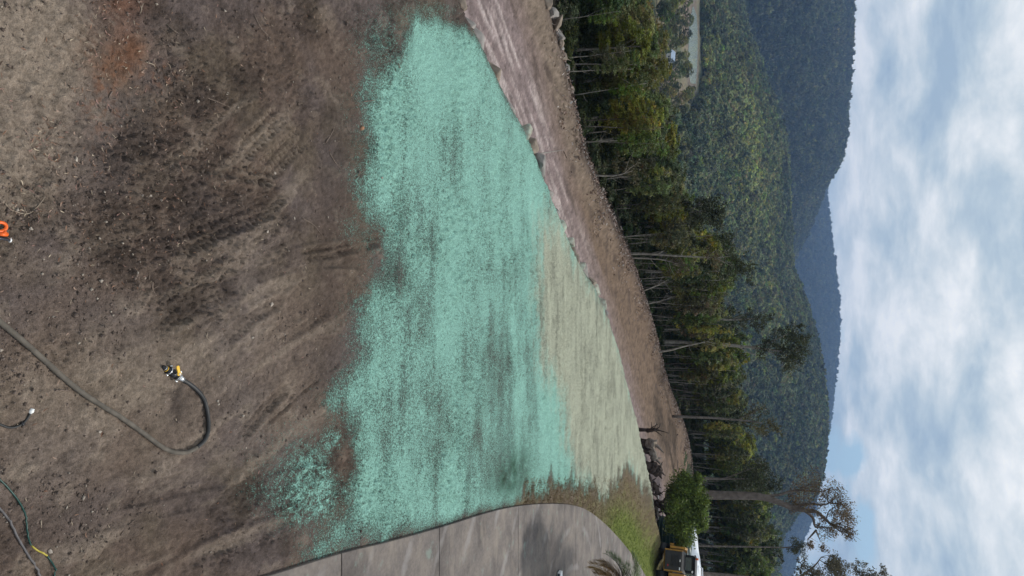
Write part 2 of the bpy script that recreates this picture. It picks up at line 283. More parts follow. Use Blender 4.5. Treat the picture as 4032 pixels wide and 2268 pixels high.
    cov = np.maximum(cov, (0.50 * blob(X, Y, 1500, 180, 110, 130) + 0.45 * blob(X, Y, 1700, 40, 130, 50) + 0.40 * blob(X, Y, 1400, 1330, 60, 160) + 0.42 * blob(X, Y, 1390, 900, 60, 90)) * (0.9 + 0.5 * w3))
    cov = np.maximum(cov, cov_p * (0.70 + 0.24 * streak + 0.24 * streak2 + 0.12 * w2))
    mint = np.array((0.262, 0.490, 0.410)); palec = np.array((0.385, 0.400, 0.305))
    M = np.broadcast_to(mint, X.shape + (3,)).copy()
    M *= (1 + 0.10 * streak + 0.12 * w3)[..., None]
    Pc = palec * (1 + 0.25 * streak2 + 0.1 * w3)[..., None]
    M = lerp3(M, Pc, sstep(1.1, -0.9, sdp + 0.9 * tongue + 0.4 * w2 + 0.5 * w3))
    dark_patch = np.clip(0.85 * blob(X, Y, 2040, 1830, 60, 90) + 0.7 * blob(X, Y, 1990, 1900, 60, 60), 0, 1) * (0.75 + 0.7 * w2)
    dark_patch = np.clip(dark_patch, 0, 0.9)                      # dark green patch in the mulch
    M = lerp3(M, np.array((0.035, 0.090, 0.055)), dark_patch)
    # lawn beside the driveway
    g = sstep(1.8, -1.3, sdg + 0.6 * wob + 0.5 * tongue + 0.4 * w2) * (s_e < 0.5)
    gcol = lerp3(np.broadcast_to(np.array((0.150, 0.108, 0.066)), X.shape + (3,)), np.array((0.115, 0.140, 0.026)), np.clip(0.9 * blob(X, Y, 2440, 2090, 60, 110) + 1.2 * blob(X, Y, 2545, 2250, 36, 130) + 1.0 * blob(X, Y, 2490, 2160, 34, 90) + 0.35 * sstep(-.1, .3, w2), 0, 1))
    gcol = gcol * (1 + 0.4 * w3 + 0.3 * w2)[..., None]
    S = lerp3(S, gcol, g * 0.95)
    thin = fbm(X * 0.3, Y * 1.2, 1.3, 3, 149)
    cov = cov * (1 - sstep(0.25, 0.85, g + 0.35 * thin))
    rel += cov.clip(0, 1) * (0.030 * fbm(X, Y, 11.0, 2, 151) + 0.022 * fbm(X, Y, 26.0, 2, 161)) + 0.02 * g * w3
    rel = rel * free - 0.05 * (1 - free)
    # joint fade: level just outside the slab
    rel = np.where(dr < 0.5, rel * (0.35 + 0.65 * sstep(0, .5, dr)), rel) if True else rel
    return rel, np.clip(S, 0.008, 0.8), np.clip(cov, 0, 1.15), np.clip(M, 0.01, 0.85), g
def ground_at(xs, ys):
    X = np.asarray(xs, float); Y = np.asarray(ys, float)
    z, s_e, s_o = height(X, Y); rel, S, cov, M, g = pad_surface(X, Y, s_e, s_o)
    return z + rel, cov, g, s_e, s_o
def gz(x, y): return float(ground_at([x], [y])[0][0])

# ------------------------------------------------------------------ material helpers
def new_mat(name):
    m = bpy.data.materials.new(name); m.use_nodes = True
    nt = m.node_tree; b = nt.nodes['Principled BSDF']
    return m, nt, b
def mat_plain(name, col, rough=0.7, metal=0.0, var=0.18, scale=12.0, bump=0.0, coat=0.0, spec=0.4, dirt=None):
    m, nt, b = new_mat(name); N = nt.nodes.new; L = nt.links.new
    tc = N('ShaderNodeTexCoord'); n = N('ShaderNodeTexNoise'); n.inputs['Scale'].default_value = scale; n.inputs['Detail'].default_value = 5
    L(tc.outputs['Object'], n.inputs['Vector'])
    r = N('ShaderNodeValToRGB'); r.color_ramp.elements[0].position = 0.3; r.color_ramp.elements[1].position = 0.7
    c0 = [max(0, c * (1 - var)) for c in col] if dirt is None else dirt; c1 = [min(1, c * (1 + var)) for c in col]
    r.color_ramp.elements[0].color = (*c0, 1); r.color_ramp.elements[1].color = (*c1, 1)
    L(n.outputs['Fac'], r.inputs[0]); L(r.outputs[0], b.inputs['Base Color'])
    b.inputs['Roughness'].default_value = rough; b.inputs['Metallic'].default_value = metal; b.inputs['Specular IOR Level'].default_value = spec
    b.inputs['Coat Weight'].default_value = coat
    if bump:
        bp = N('ShaderNodeBump'); bp.inputs['Strength'].default_value = bump; bp.inputs['Distance'].default_value = 0.05; L(n.outputs['Fac'], bp.inputs['Height']); L(bp.outputs[0], b.inputs['Normal'])
    return m
def mat_attr(name, rough=0.9, bump_scale=30.0, bump=0.3, spec=0.15):
    m, nt, b = new_mat(name); N = nt.nodes.new; L = nt.links.new
    a = N('ShaderNodeAttribute'); a.attribute_name = 'col'
    tc = N('ShaderNodeTexCoord'); n = N('ShaderNodeTexNoise'); n.inputs['Scale'].default_value = bump_scale; n.inputs['Detail'].default_value = 6
    L(tc.outputs['Object'], n.inputs['Vector'])
    mr = N('ShaderNodeMapRange'); mr.inputs['From Min'].default_value = 0.3; mr.inputs['From Max'].default_value = 0.7; mr.inputs['To Min'].default_value = 0.7; mr.inputs['To Max'].default_value = 1.3
    L(n.outputs['Fac'], mr.inputs['Value'])
    mx = N('ShaderNodeMix'); mx.data_type = 'RGBA'; mx.blend_type = 'MULTIPLY'; mx.inputs['Factor'].default_value = 1
    L(a.outputs['Color'], mx.inputs['A']); L(mr.outputs[0], mx.inputs['B']); L(mx.outputs['Result'], b.inputs['Base Color'])
    b.inputs['Roughness'].default_value = rough; b.inputs['Specular IOR Level'].default_value = spec
    if bump:
        bp = N('ShaderNodeBump'); bp.inputs['Strength'].default_value = bump; bp.inputs['Distance'].default_value = 0.04; L(n.outputs['Fac'], bp.inputs['Height']); L(bp.outputs[0], b.inputs['Normal'])
    return m
def mat_leaf(name, col, trans=0.2, hue=0.03, val=0.35, stand=False):
    m = bpy.data.materials.new(name); m.use_nodes = True; nt = m.node_tree; nt.nodes.clear(); N = nt.nodes.new; L = nt.links.new
    out = N('ShaderNodeOutputMaterial'); a = N('ShaderNodeAttribute'); a.attribute_name = 'col'; oi = N('ShaderNodeObjectInfo')
    mx = N('ShaderNodeMix'); mx.data_type = 'RGBA'; mx.blend_type = 'MULTIPLY'; mx.inputs['Factor'].default_value = 1; mx.inputs['A'].default_value = (*col, 1); L(a.outputs['Color'], mx.inputs['B'])
    src = mx.outputs['Result']
    if stand:                                   # random tree tone, plus slope sun and cloud shade put into the colour
        ai = N('ShaderNodeAttribute'); ai.attribute_type = 'INSTANCER'; ai.attribute_name = 'stand'  # tree tone with slope sun and cloud shade in it
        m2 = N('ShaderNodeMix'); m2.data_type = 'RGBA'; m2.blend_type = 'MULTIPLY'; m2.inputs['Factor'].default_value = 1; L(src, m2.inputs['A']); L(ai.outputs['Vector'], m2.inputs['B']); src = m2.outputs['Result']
    hs = N('ShaderNodeHueSaturation'); L(src, hs.inputs['Color'])
    def mr(lo, hi, mul):
        k = N('ShaderNodeMath'); k.operation = 'MULTIPLY'; k.inputs[1].default_value = mul; L(oi.outputs['Random'], k.inputs[0])
        f = N('ShaderNodeMath'); f.operation = 'FRACT'; L(k.outputs[0], f.inputs[0])
        r = N('ShaderNodeMapRange'); r.inputs['To Min'].default_value = lo; r.inputs['To Max'].default_value = hi; L(f.outputs[0], r.inputs['Value']); return r.outputs[0]
    L(mr(0.5 - hue, 0.5 + hue, 7.13), hs.inputs['Hue']); L(mr(1 - val, 1 + val, 13.7), hs.inputs['Value']); L(mr(0.75, 1.1, 3.3), hs.inputs['Saturation'])
    d = N('ShaderNodeBsdfPrincipled'); d.inputs['Roughness'].default_value = 0.55; d.inputs['Specular IOR Level'].default_value = 0.25; L(hs.outputs[0], d.inputs['Base Color'])
    t = N('ShaderNodeBsdfTranslucent'); L(hs.outputs[0], t.inputs['Color'])
    ms = N('ShaderNodeMixShader'); ms.inputs[0].default_value = trans; L(d.outputs[0], ms.inputs[1]); L(t.outputs[0], ms.inputs[2]); L(ms.outputs[0], out.inputs['Surface'])
    return m

# ------------------------------------------------------------------ mesh helpers
def fast_mesh(name, V, F, mat, smooth=False, colors=None):
    """V (n,3), F (m,k) of one face size"""
    V = np.asarray(V, np.float32); F = np.asarray(F, np.int32); k = F.shape[1]
    me = bpy.data.meshes.new(name)
    me.vertices.add(len(V)); me.vertices.foreach_set('co', V.ravel())
    me.loops.add(F.size); me.loops.foreach_set('vertex_index', F.ravel())
    me.polygons.add(len(F)); me.polygons.foreach_set('loop_start', np.arange(0, F.size, k, dtype=np.int32))
    if smooth: me.polygons.foreach_set('use_smooth', np.ones(len(F), bool))
    if colors is not None:
        for nm, arr in colors.items():
            at = me.attributes.new(nm, 'FLOAT_COLOR', 'POINT'); c = np.ones((len(V), 4), np.float32); c[:, :arr.shape[1]] = arr; at.data.foreach_set('color', c.ravel())
    me.update(calc_edges=True); me.validate()
    if mat: me.materials.append(mat)
    return me
def link(name, me, parent=None, loc=None):
    o = bpy.data.objects.new(name, me); COL.objects.link(o)
    if parent: o.parent = parent
    if loc is not None: o.location = loc
    return o
def tag(o, label=None, cat=None, group=None, kind=None):
    if label: o['label'] = label
    if cat: o['category'] = cat
    if group: o['group'] = group
    if kind: o['kind'] = kind
    return o
def empty(name, loc, rz=0.0):
    o = bpy.data.objects.new(name, None); COL.objects.link(o); o.location = loc; o.rotation_euler = (0, 0, rz); o.empty_display_size = 0.2; return o
class MB:
    def __init__(self): self.v = []; self.f = []
    def box(self, c, s, rot=None):
        i = len(self.v); c = Vector(c)
        for dx in (-.5, .5):
            for dy in (-.5, .5):
                for dz in (-.5, .5):
                    p = Vector((dx * s[0], dy * s[1], dz * s[2])); p = rot @ p if rot is not None else p; self.v.append(tuple(c + p))
        self.f += [tuple(i + k for k in q) for q in ((0, 1, 3, 2), (4, 6, 7, 5), (0, 4, 5, 1), (2, 3, 7, 6), (0, 2, 6, 4), (1, 5, 7, 3))]; return self
    def tube(self, pts, rad, n=8, cap=True):
        pts = [Vector(p) for p in pts]; m = len(pts)
        if not hasattr(rad, '__len__'): rad = [rad] * m
        i0 = len(self.v); ref = None
        for k, p in enumerate(pts):
            t = (pts[min(k + 1, m - 1)] - pts[max(k - 1, 0)]).normalized()
            if ref is None: ref = t.orthogonal().normalized()
            ref = (ref - t * ref.dot(t)); ref = ref.normalized() if ref.length > 1e-6 else t.orthogonal().normalized()
            b = t.cross(ref)
            for j in range(n):
                a = 2 * math.pi * j / n; self.v.append(tuple(p + (ref * math.cos(a) + b * math.sin(a)) * rad[k]))
        for k in range(m - 1):
            for j in range(n):
                a = i0 + k * n + j; b2 = i0 + k * n + (j + 1) % n; self.f.append((a, b2, b2 + n, a + n))
        if cap: self.f.append(tuple(i0 + j for j in reversed(range(n)))); self.f.append(tuple(i0 + (m - 1) * n + j for j in range(n)))
        return self
    def prism(self, poly, d0, d1, axis='y'):
        """outline in two coordinates, extruded along the third"""
        i = len(self.v); n = len(poly)
        for d in (d0, d1):
            for a, b in poly: self.v.append({'y': (a, d, b), 'x': (d, a, b), 'z': (a, b, d)}[axis])
        self.f.append(tuple(i + k for k in range(n))); self.f.append(tuple(i + n + k for k in reversed(range(n))))
        for k in range(n): self.f.append((i + k, i + n + k, i + n + (k + 1) % n, i + (k + 1) % n))
        return self
    def mesh(self, name, mat, smooth=False, bevel=0.0):
        me = bpy.data.meshes.new(name); me.from_pydata(self.v, [], self.f)
        bm = bmesh.new(); bm.from_mesh(me); bmesh.ops.recalc_face_normals(bm, faces=bm.faces)
        if bevel: bmesh.ops.bevel(bm, geom=[e for e in bm.edges if e.is_manifold and e.calc_face_angle(0) > 0.5], offset=bevel, segments=2, affect='EDGES', clamp_overlap=True)
        bm.to_mesh(me); bm.free()
        if smooth: me.polygons.foreach_set('use_smooth', np.ones(len(me.polygons), bool))
        me.materials.append(mat); me.update(); return me
    def build(self, name, mat, parent=None, smooth=False, bevel=0.0):
        return link(name, self.mesh(name, mat, smooth, bevel), parent)
def spline(pts, per=8):
    """Catmull-Rom through the points"""
    P = [Vector(p) for p in pts]; P = [P[0] * 2 - P[1]] + P + [P[-1] * 2 - P[-2]]; out = []
    for i in range(1, len(P) - 2):
        for k in range(per):
            t = k / per; a, b, c, d = P[i - 1:i + 3]
            out.append(0.5 * ((2 * b) + (c - a) * t + (2 * a - 5 * b + 4 * c - d) * t * t + (3 * b - a - 3 * c + d) * t ** 3))
    out.append(P[-2]); return out
ORD = ['first', 'second', 'third', 'fourth', 'fifth', 'sixth', 'seventh', 'eighth', 'ninth', 'tenth', 'eleventh', 'twelfth', 'thirteenth', 'fourteenth', 'fifteenth', 'sixteenth', 'seventeenth', 'eighteenth', 'nineteenth', 'twentieth']
TENS = {20: 'twenty', 30: 'thirty', 40: 'forty', 50: 'fifty', 60: 'sixty', 70: 'seventy', 80: 'eighty', 90: 'ninety'}
TENTH = {30: 'thirtieth', 40: 'fortieth', 50: 'fiftieth', 60: 'sixtieth', 70: 'seventieth', 80: 'eightieth', 90: 'ninetieth'}
def ordinal(n):
    if n <= 20: return ORD[n - 1]
    if n > 99: return 'hundred and ' + ordinal(n - 100) if n > 100 else 'hundredth'
    t = n // 10 * 10
    return TENTH[t] if n % 10 == 0 else TENS[t] + '-' + ORD[n % 10 - 1]

# ------------------------------------------------------------------ ground
def mat_ground():
    m, nt, b = new_mat('worked_soil'); N = nt.nodes.new; L = nt.links.new
    aS = N('ShaderNodeAttribute'); aS.attribute_name = 'soil'; aM = N('ShaderNodeAttribute'); aM.attribute_name = 'mulch'; aC = N('ShaderNodeAttribute'); aC.attribute_name = 'cover'
    sp = N('ShaderNodeSeparateColor'); L(aC.outputs['Color'], sp.inputs[0])
    tc = N('ShaderNodeTexCoord')
    def noi(s, d, r=0.6):
        n = N('ShaderNodeTexNoise'); n.inputs['Scale'].default_value = s; n.inputs['Detail'].default_value = d; n.inputs['Roughness'].default_value = r; L(tc.outputs['Object'], n.inputs['Vector']); return n.outputs['Fac']
    n1 = noi(32, 4, 0.75); n2 = noi(80, 3, 0.7); n3 = noi(11, 5, 0.65)
    def mth(op, a, c):
        k = N('ShaderNodeMath'); k.operation = op
        for i, v in enumerate((a, c)):
            if isinstance(v, (int, float)): k.inputs[i].default_value = v
            else: L(v, k.inputs[i])
        return k.outputs[0]
    def rng(v, a, c, lo, hi):
        r = N('ShaderNodeMapRange'); r.inputs['From Min'].default_value = a; r.inputs['From Max'].default_value = c; r.inputs['To Min'].default_value = lo; r.inputs['To Max'].default_value = hi; L(v, r.inputs['Value']); return r.outputs[0]
    mixn = mth('ADD', mth('MULTIPLY', n1, 0.65), mth('MULTIPLY', n2, 0.35))
    val = mth('ADD', sp.outputs[0], mth('MULTIPLY', mth('SUBTRACT', mixn, 0.5), 2.9))
    fac = rng(val, 0.36, 0.74, 0, 1)
    fac = mth('MULTIPLY', fac, rng(sp.outputs[0], 0.02, 0.12, 0, 1))
    def mul(c, f):
        k = N('ShaderNodeMix'); k.data_type = 'RGBA'; k.blend_type = 'MULTIPLY'; k.inputs['Factor'].default_value = 1; L(c, k.inputs['A']); L(f, k.inputs['B']); return k.outputs['Result']
    soil = mul(mul(aS.outputs['Color'], rng(n2, 0.3, 0.7, 0.66, 1.34)), rng(n3, 0.3, 0.7, 0.8, 1.2))
    mulch = mul(aM.outputs['Color'], rng(mixn, 0.37, 0.63, 0.42, 1.34))
    mx = N('ShaderNodeMix'); mx.data_type = 'RGBA'; L(fac, mx.inputs['Factor']); L(soil, mx.inputs['A']); L(mulch, mx.inputs['B'])
    L(mx.outputs['Result'], b.inputs['Base Color']); b.inputs['Roughness'].default_value = 0.95; b.inputs['Specular IOR Level'].default_value = 0.12
    bp = N('ShaderNodeBump'); bp.inputs['Strength'].default_value = 1.0; bp.inputs['Distance'].default_value = 0.045
    hh = mth('ADD', mth('MULTIPLY', mixn, 1.0), mth('MULTIPLY', fac, 0.35)); L(hh, bp.inputs['Height']); L(bp.outputs[0], b.inputs['Normal'])
    return m
def polar_grid(r, a):
    RR, AA = np.meshgrid(r, a, indexing='ij'); X = (RR * np.sin(AA)).ravel(); Y = (RR * np.cos(AA)).ravel()
    nr, na = len(r), len(a); i = np.arange(nr * na).reshape(nr, na)
    F = np.stack([i[:-1, :-1], i[:-1, 1:], i[1:, 1:], i[1:, :-1]], -1).reshape(-1, 4)[:, ::-1]
    return X, Y, F
def build_ground():
    rr = [3.3]
    while rr[-1] < 78: rr.append(rr[-1] * (1 + 0.0030 + 0.0032 * min(1, rr[-1] / 30)))
    X, Y, F = polar_grid(np.array(rr), np.linspace(R(-41), R(41), 560))
    z, s_e, s_o = height(X, Y); rel, S, cov, M, g = pad_surface(X, Y, s_e, s_o)
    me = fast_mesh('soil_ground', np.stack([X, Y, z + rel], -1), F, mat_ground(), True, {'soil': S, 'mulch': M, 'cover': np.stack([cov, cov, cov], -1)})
    tag(link('soil_ground', me), 'graded brown soil pad with sprayed green mulch and dirt track', 'ground', kind='structure')
build_ground()
def build_terrain():
    r = np.concatenate([np.geomspace(1.5, 60, 30), np.geomspace(66, 4600, 150)[0:]]); a = np.concatenate([np.linspace(R(-36), R(36), 300), np.linspace(R(39), R(321), 70)]); a = np.append(a, R(324))
    X, Y, F = polar_grid(r, a); z, s_e, s_o = height(X, Y)
    rd = np.hypot(X, Y); az = np.arctan2(X, Y)
    z = z - np.where((rd < 72) & (np.abs(az) < R(42)) & (s_e > -5), 1.2, np.where(rd < 72, 0.16, 0.0))
    n = fbm(X, Y, 1 / 22.0, 4, 201); n2 = fbm(X, Y, 1 / 60.0, 3, 211)
    C = np.broadcast_to(np.array((0.030, 0.042, 0.018)), X.shape + (3,)).copy()
    clear = sstep(10, -10, poly_sd(X, Y, CLEAR))
    field = lerp3(np.broadcast_to(np.array((0.17, 0.145, 0.09)), C.shape), np.array((0.07, 0.085, 0.04)), sstep(-0.2, 0.3, n))
    field = lerp3(field, np.array((0.20, 0.145, 0.11)), sstep(0.1, 0.4, n2))
    field = lerp3(field, np.array((0.13, 0.105, 0.08)), sstep(18, 6, poly_sd(X, Y, LAKE)) * sstep(-0.3, 0.2, n + 0.2))
    C = lerp3(C, field, clear)
    near = sstep(75, 60, rd); C = lerp3(C, np.array((0.12, 0.09, 0.072)), near * (s_o < 2))
    me = fast_mesh('valley_terrain', np.stack([X, Y, z], -1), F, mat_attr('valley_soil', 0.95, 0.6, 0.2), True, {'col': C})
    tag(link('valley_terrain', me), 'wooded valley floor and hill slopes beyond the trees', 'terrain', kind='structure')
build_terrain()

# ------------------------------------------------------------------ lake
def build_lake():
    m, nt, b = new_mat('lake_water'); N = nt.nodes.new; L = nt.links.new
    b.inputs['Base Color'].default_value = (0.36, 0.42, 0.41, 1); b.inputs['Roughness'].default_value = 0.10; b.inputs['Specular IOR Level'].default_value = 0.8
    tc = N('ShaderNodeTexCoord'); n = N('ShaderNodeTexNoise'); n.inputs['Scale'].default_value = 0.5; n.inputs['Detail'].default_value = 4; L(tc.outputs['Object'], n.inputs['Vector'])
    bp = N('ShaderNodeBump'); bp.inputs['Strength'].default_value = 0.04; bp.inputs['Distance'].default_value = 0.2; L(n.outputs['Fac'], bp.inputs['Height']); L(bp.outputs[0], b.inputs['Normal'])
    mb = MB(); mb.prism(LAKE, VALLEY - 1.0, VALLEY + 0.3, 'z')
    tag(mb.build('lake', m), 'pale still lake in the valley clearing', 'lake', kind='structure')
build_lake()

# ------------------------------------------------------------------ driveway
def build_driveway():
    m, nt, b = new_mat('driveway_concrete'); N = nt.nodes.new; L = nt.links.new
    tc = N('ShaderNodeTexCoord')
    def noi(s, d, stretch=None, off=0.0):
        n = N('ShaderNodeTexNoise'); n.inputs['Scale'].default_value = s; n.inputs['Detail'].default_value = d; n.inputs['Roughness'].default_value = 0.62
        mp = N('ShaderNodeMapping'); mp.inputs['Location'].default_value = (off, off, 0)
        if stretch: mp.inputs['Scale'].default_value = stretch
        L(tc.outputs['Object'], mp.inputs['Vector']); L(mp.outputs[0], n.inputs['Vector']); return n.outputs['Fac']
    def ramp(f, st):
        r = N('ShaderNodeValToRGB'); L(f, r.inputs[0]); el = r.color_ramp.elements
        while len(el) < len(st): el.new(0.5)
        for e, (p, c) in zip(el, st): e.position = p; e.color = (*c, 1)
        return r.outputs[0]
    def mix(a, c, f, bt='MIX'):
        k = N('ShaderNodeMix'); k.data_type = 'RGBA'; k.blend_type = bt
        for s, v in (('A', a), ('B', c), ('Factor', f)):
            if isinstance(v, tuple): k.inputs[s].default_value = (*v, 1)
            elif isinstance(v, float): k.inputs[s].default_value = v
            else: L(v, k.inputs[s])
        return k.outputs['Result']
    base = ramp(noi(0.8, 8), [(0.32, (0.085, 0.071, 0.064)), (0.48, (0.138, 0.118, 0.107)), (0.64, (0.190, 0.160, 0.138))])
    fine = ramp(noi(14, 6), [(0.3, (0.8, 0.8, 0.8)), (0.7, (1.15, 1.15, 1.15))])
    c = mix(base, fine, 1.0, 'MULTIPLY')
    st = ramp(noi(1.6, 5, (0.55, 1.2, 1), 5.0), [(0.54, (0, 0, 0)), (0.72, (0.6, 0.6, 0.6))]); c = mix(c, (0.26, 0.22, 0.18), st)
    # pale arcs left by turning tyres
    ctr = on_plane(2230, 2560)
    sp = N('ShaderNodeVectorMath'); sp.operation = 'DISTANCE'; L(tc.outputs['Object'], sp.inputs[0]); sp.inputs[1].default_value = (ctr.x, ctr.y, 0.05)
    nz = noi(0.12, 2); ad = N('ShaderNodeMath'); ad.operation = 'MULTIPLY_ADD'; L(nz, ad.inputs[0]); ad.inputs[1].default_value = 0.5; L(sp.outputs['Value'], ad.inputs[2])
    sn = N('ShaderNodeMath'); sn.operation = 'MULTIPLY'; sn.inputs[1].default_value = 4.2; L(ad.outputs[0], sn.inputs[0]); s2 = N('ShaderNodeMath'); s2.operation = 'SINE'; L(sn.outputs[0], s2.inputs[0])
    g = N('ShaderNodeMath'); g.operation = 'MULTIPLY'; L(s2.outputs[0], g.inputs[0]); L(noi(0.9, 4, None, 9.0), g.inputs[1])
    c = mix(c, (0.27, 0.25, 0.24), ramp(g.outputs[0], [(0.44, (0, 0, 0)), (0.60, (0.55, 0.55, 0.55))]))
    grn = ramp(noi(2.3, 4, None, 3.0), [(0.60, (0, 0, 0)), (0.72, (0.5, 0.5, 0.5))]); c = mix(c, (0.20, 0.27, 0.23), grn)
    L(c, b.inputs['Base Color']); b.inputs['Roughness'].default_value = 0.82; b.inputs['Specular IOR Level'].default_value = 0.25
    bp = N('ShaderNodeBump'); bp.inputs['Strength'].default_value = 0.25; bp.inputs['Distance'].default_value = 0.01; L(noi(40, 4), bp.inputs['Height']); L(bp.outputs[0], b.inputs['Normal'])
    root = empty('driveway', (0, 0, 0)); tag(root, 'grey concrete driveway of jointed slabs curving past the lawn', 'driveway', kind='structure')
    # smooth the outline, then cut it into slabs at the joints
    out = [Vector((p[0], p[1], 0)) for p in DRIVE]; out = spline(out[:15], 5) + out[15:]
    bm = bmesh.new(); vs_ = [bm.verts.new((p.x, p.y, 0)) for p in out]; bm.faces.new(vs_)
    cuts = [on_plane(px, 2150).y for px in (1335, 1722, 2034, 2262)]
    edges = [-5.0] + cuts + [90.0]
    for k in range(5):
        b2 = bm.copy()
        for yv, inn in ((edges[k] + 0.014, False), (edges[k + 1] - 0.014, True)):
            geom = b2.verts[:] + b2.edges[:] + b2.faces[:]
            tilt = Vector((0.015 * (k - 2), 1, 0)) if False else Vector((0, 1, 0))
            bmesh.ops.bisect_plane(b2, geom=geom, plane_co=(0, yv, 0), plane_no=tilt, clear_outer=inn, clear_inner=not inn)
        if not b2.faces: b2.free(); continue
        ext = bmesh.ops.extrude_face_region(b2, geom=b2.faces[:]); tv = [v for v in ext['geom'] if isinstance(v, bmesh.types.BMVert)]
        for v in b2.verts: v.co.z = -0.12
        for v in tv: v.co.z = 0.055
        bmesh.ops.recalc_face_normals(b2, faces=b2.faces)
        bmesh.ops.bevel(b2, geom=[e for e in b2.edges if min(v.co.z for v in e.verts) > 0 and e.is_manifold and e.calc_face_angle(0) > 0.5], offset=0.008, segments=1, affect='EDGES')
        me = bpy.data.meshes.new('concrete_slab'); b2.to_mesh(me); b2.free(); me.materials.append(m); link('concrete_slab', me, root)
    bm.free()
build_driveway()

# ------------------------------------------------------------------ scattered fine stuff on the soil
def rand_px(n, box, rng):
    x = rng.uniform(box[0], box[2], n); y = rng.uniform(box[1], box[3], n)
    W = np.array([on_plane(a, b)[:2] for a, b in zip(x, y)]); return x, y, W
def build_clods():
    rng = np.random.default_rng(3); x, y, W = rand_px(30000, (-150, -120, 1750, 2388), rng)
    X, Y = W[:, 0], W[:, 1]; z, cov, g, s_e, s_o = ground_at(X, Y)
    dens = 0.55 * sstep(-0.15, 0.35, fbm(X, Y, 0.8, 3, 301) + 0.55 * blob(X, Y, 600, 750, 450, 420) - 0.5 * blob(X, Y, 620, 1500, 420, 330) - 0.45 * blob(X, Y, 120, 350, 250, 400)) * 0.95 + 0.06
    keep = (rng.random(len(X)) < dens) & (cov < 0.55) & (poly_sd(X, Y, DRIVE) > 0.05) & (s_e < -0.05) & (g < 0.3)
    X, Y, z = X[keep], Y[keep], z[keep]; n = len(X)
    sz = 0.006 + 0.016 * rng.random(n) ** 3 + 0.012 * (rng.random(n) < 0.04)
    base = np.array([(1, 0, 0), (-1, 0, 0), (0, 1, 0), (0, -1, 0), (0, 0, 1), (0, 0, -0.6)], float)
    V = base[None] * (1 + 0.5 * rng.uniform(-1, 1, (n, 6, 3))) + 0.35 * rng.uniform(-1, 1, (n, 6, 3))
    V = V * sz[:, None, None] * np.array((1, 1, 0.75)) + np.stack([X, Y, z + sz * 0.25], -1)[:, None]
    f = np.array([(0, 2, 4), (2, 1, 4), (1, 3, 4), (3, 0, 4), (2, 0, 5), (1, 2, 5), (3, 1, 5), (0, 3, 5)])
    F = (f[None] + 6 * np.arange(n)[:, None, None]).reshape(-1, 3)
    t = rng.random(n); C = np.array((0.125, 0.096, 0.080))[None] * (0.6 + 0.8 * t[:, None]); pl = rng.random(n) < 0.05; C[pl] = np.array((0.34, 0.29, 0.24))
    tag(link('soil_clods', fast_mesh('soil_clods', V.reshape(-1, 3), F, mat_attr('clod_soil', 0.95, 60, 0.2), False, {'col': np.repeat(C, 6, 0)})), 'loose brown crumbs and clods lying on the bare soil', 'soil', kind='stuff')
build_clods()
def build_litter():
    rng = np.random.default_rng(5); x, y, W = rand_px(26000, (-150, -120, 1450, 2388), rng); X, Y = W[:, 0], W[:, 1]
    z, cov, g, s_e, s_o = ground_at(X, Y)
    d = 0.9 * blob(X, Y, 420, 60, 90, 130) + 0.8 * blob(X, Y, 380, 330, 80, 170) + 0.9 * blob(X, Y, 190, 620, 75, 120) + 0.8 * blob(X, Y, 40, 830, 70, 70) + 0.5 * blob(X, Y, 600, 300, 160, 140) + 0.45 * blob(X, Y, 560, 650, 300, 260) + 0.35 * blob(X, Y, 1080, 330, 120, 140) + 0.3 * blob(X, Y, 700, 960, 300, 140) + 0.25 * blob(X, Y, 1230, 20, 200, 80) + 0.05
    keep = (rng.random(len(X)) < d * 0.42 * (0.5 + 1.2 * sstep(-0.1, 0.4, fbm(X, Y, 2.5, 3, 311)))) & (cov < 0.4) & (s_e < -0.1) & (poly_sd(X, Y, DRIVE) > 0)
    X, Y, z = X[keep], Y[keep], z[keep]; n = len(X)
    L = rng.uniform(0.025, 0.07, n); wd = rng.uniform(0.0025, 0.006, n); a = rng.uniform(0, 2 * np.pi, n); cv = rng.uniform(-1.3, 1.3, n); lift = rng.uniform(0.0, 0.012, n)
    V = np.zeros((n, 8, 3))
    for k in range(4):
        s = (k / 3 - 0.5); th = a + cv * s; px = L * s * np.cos(a + cv * s * 0.5); py = L * s * np.sin(a + cv * s * 0.5); w = wd * (0.25 if k in (0, 3) else 1.0)
        zz = z + 0.006 + lift * (4 * s * s) + 0.004
        for j, sg in enumerate((-1, 1)):
            V[:, 2 * k + j, 0] = X + px - sg * w * np.sin(th); V[:, 2 * k + j, 1] = Y + py + sg * w * np.cos(th); V[:, 2 * k + j, 2] = zz + sg * 0.3 * w
    f = np.array([(0, 2, 3, 1), (2, 4, 5, 3), (4, 6, 7, 5)]); F = (f[None] + 8 * np.arange(n)[:, None, None]).reshape(-1, 4)
    pal = np.array([(0.36, 0.25, 0.19), (0.27, 0.16, 0.11), (0.19, 0.10, 0.065), (0.12, 0.08, 0.06), (0.42, 0.34, 0.25), (0.10, 0.07, 0.055), (0.30, 0.18, 0.15)])
    C = pal[rng.integers(0, len(pal), n)] * rng.uniform(0.55, 1.0, (n, 1))
    tag(link('leaf_litter', fast_mesh('leaf_litter', V.reshape(-1, 3), F, mat_attr('dry_leaf', 0.8, 60, 0.0), False, {'col': np.repeat(C, 8, 0)})), 'dry curled brown and pink leaves strewn over the soil', 'leaves', kind='stuff')
build_litter()
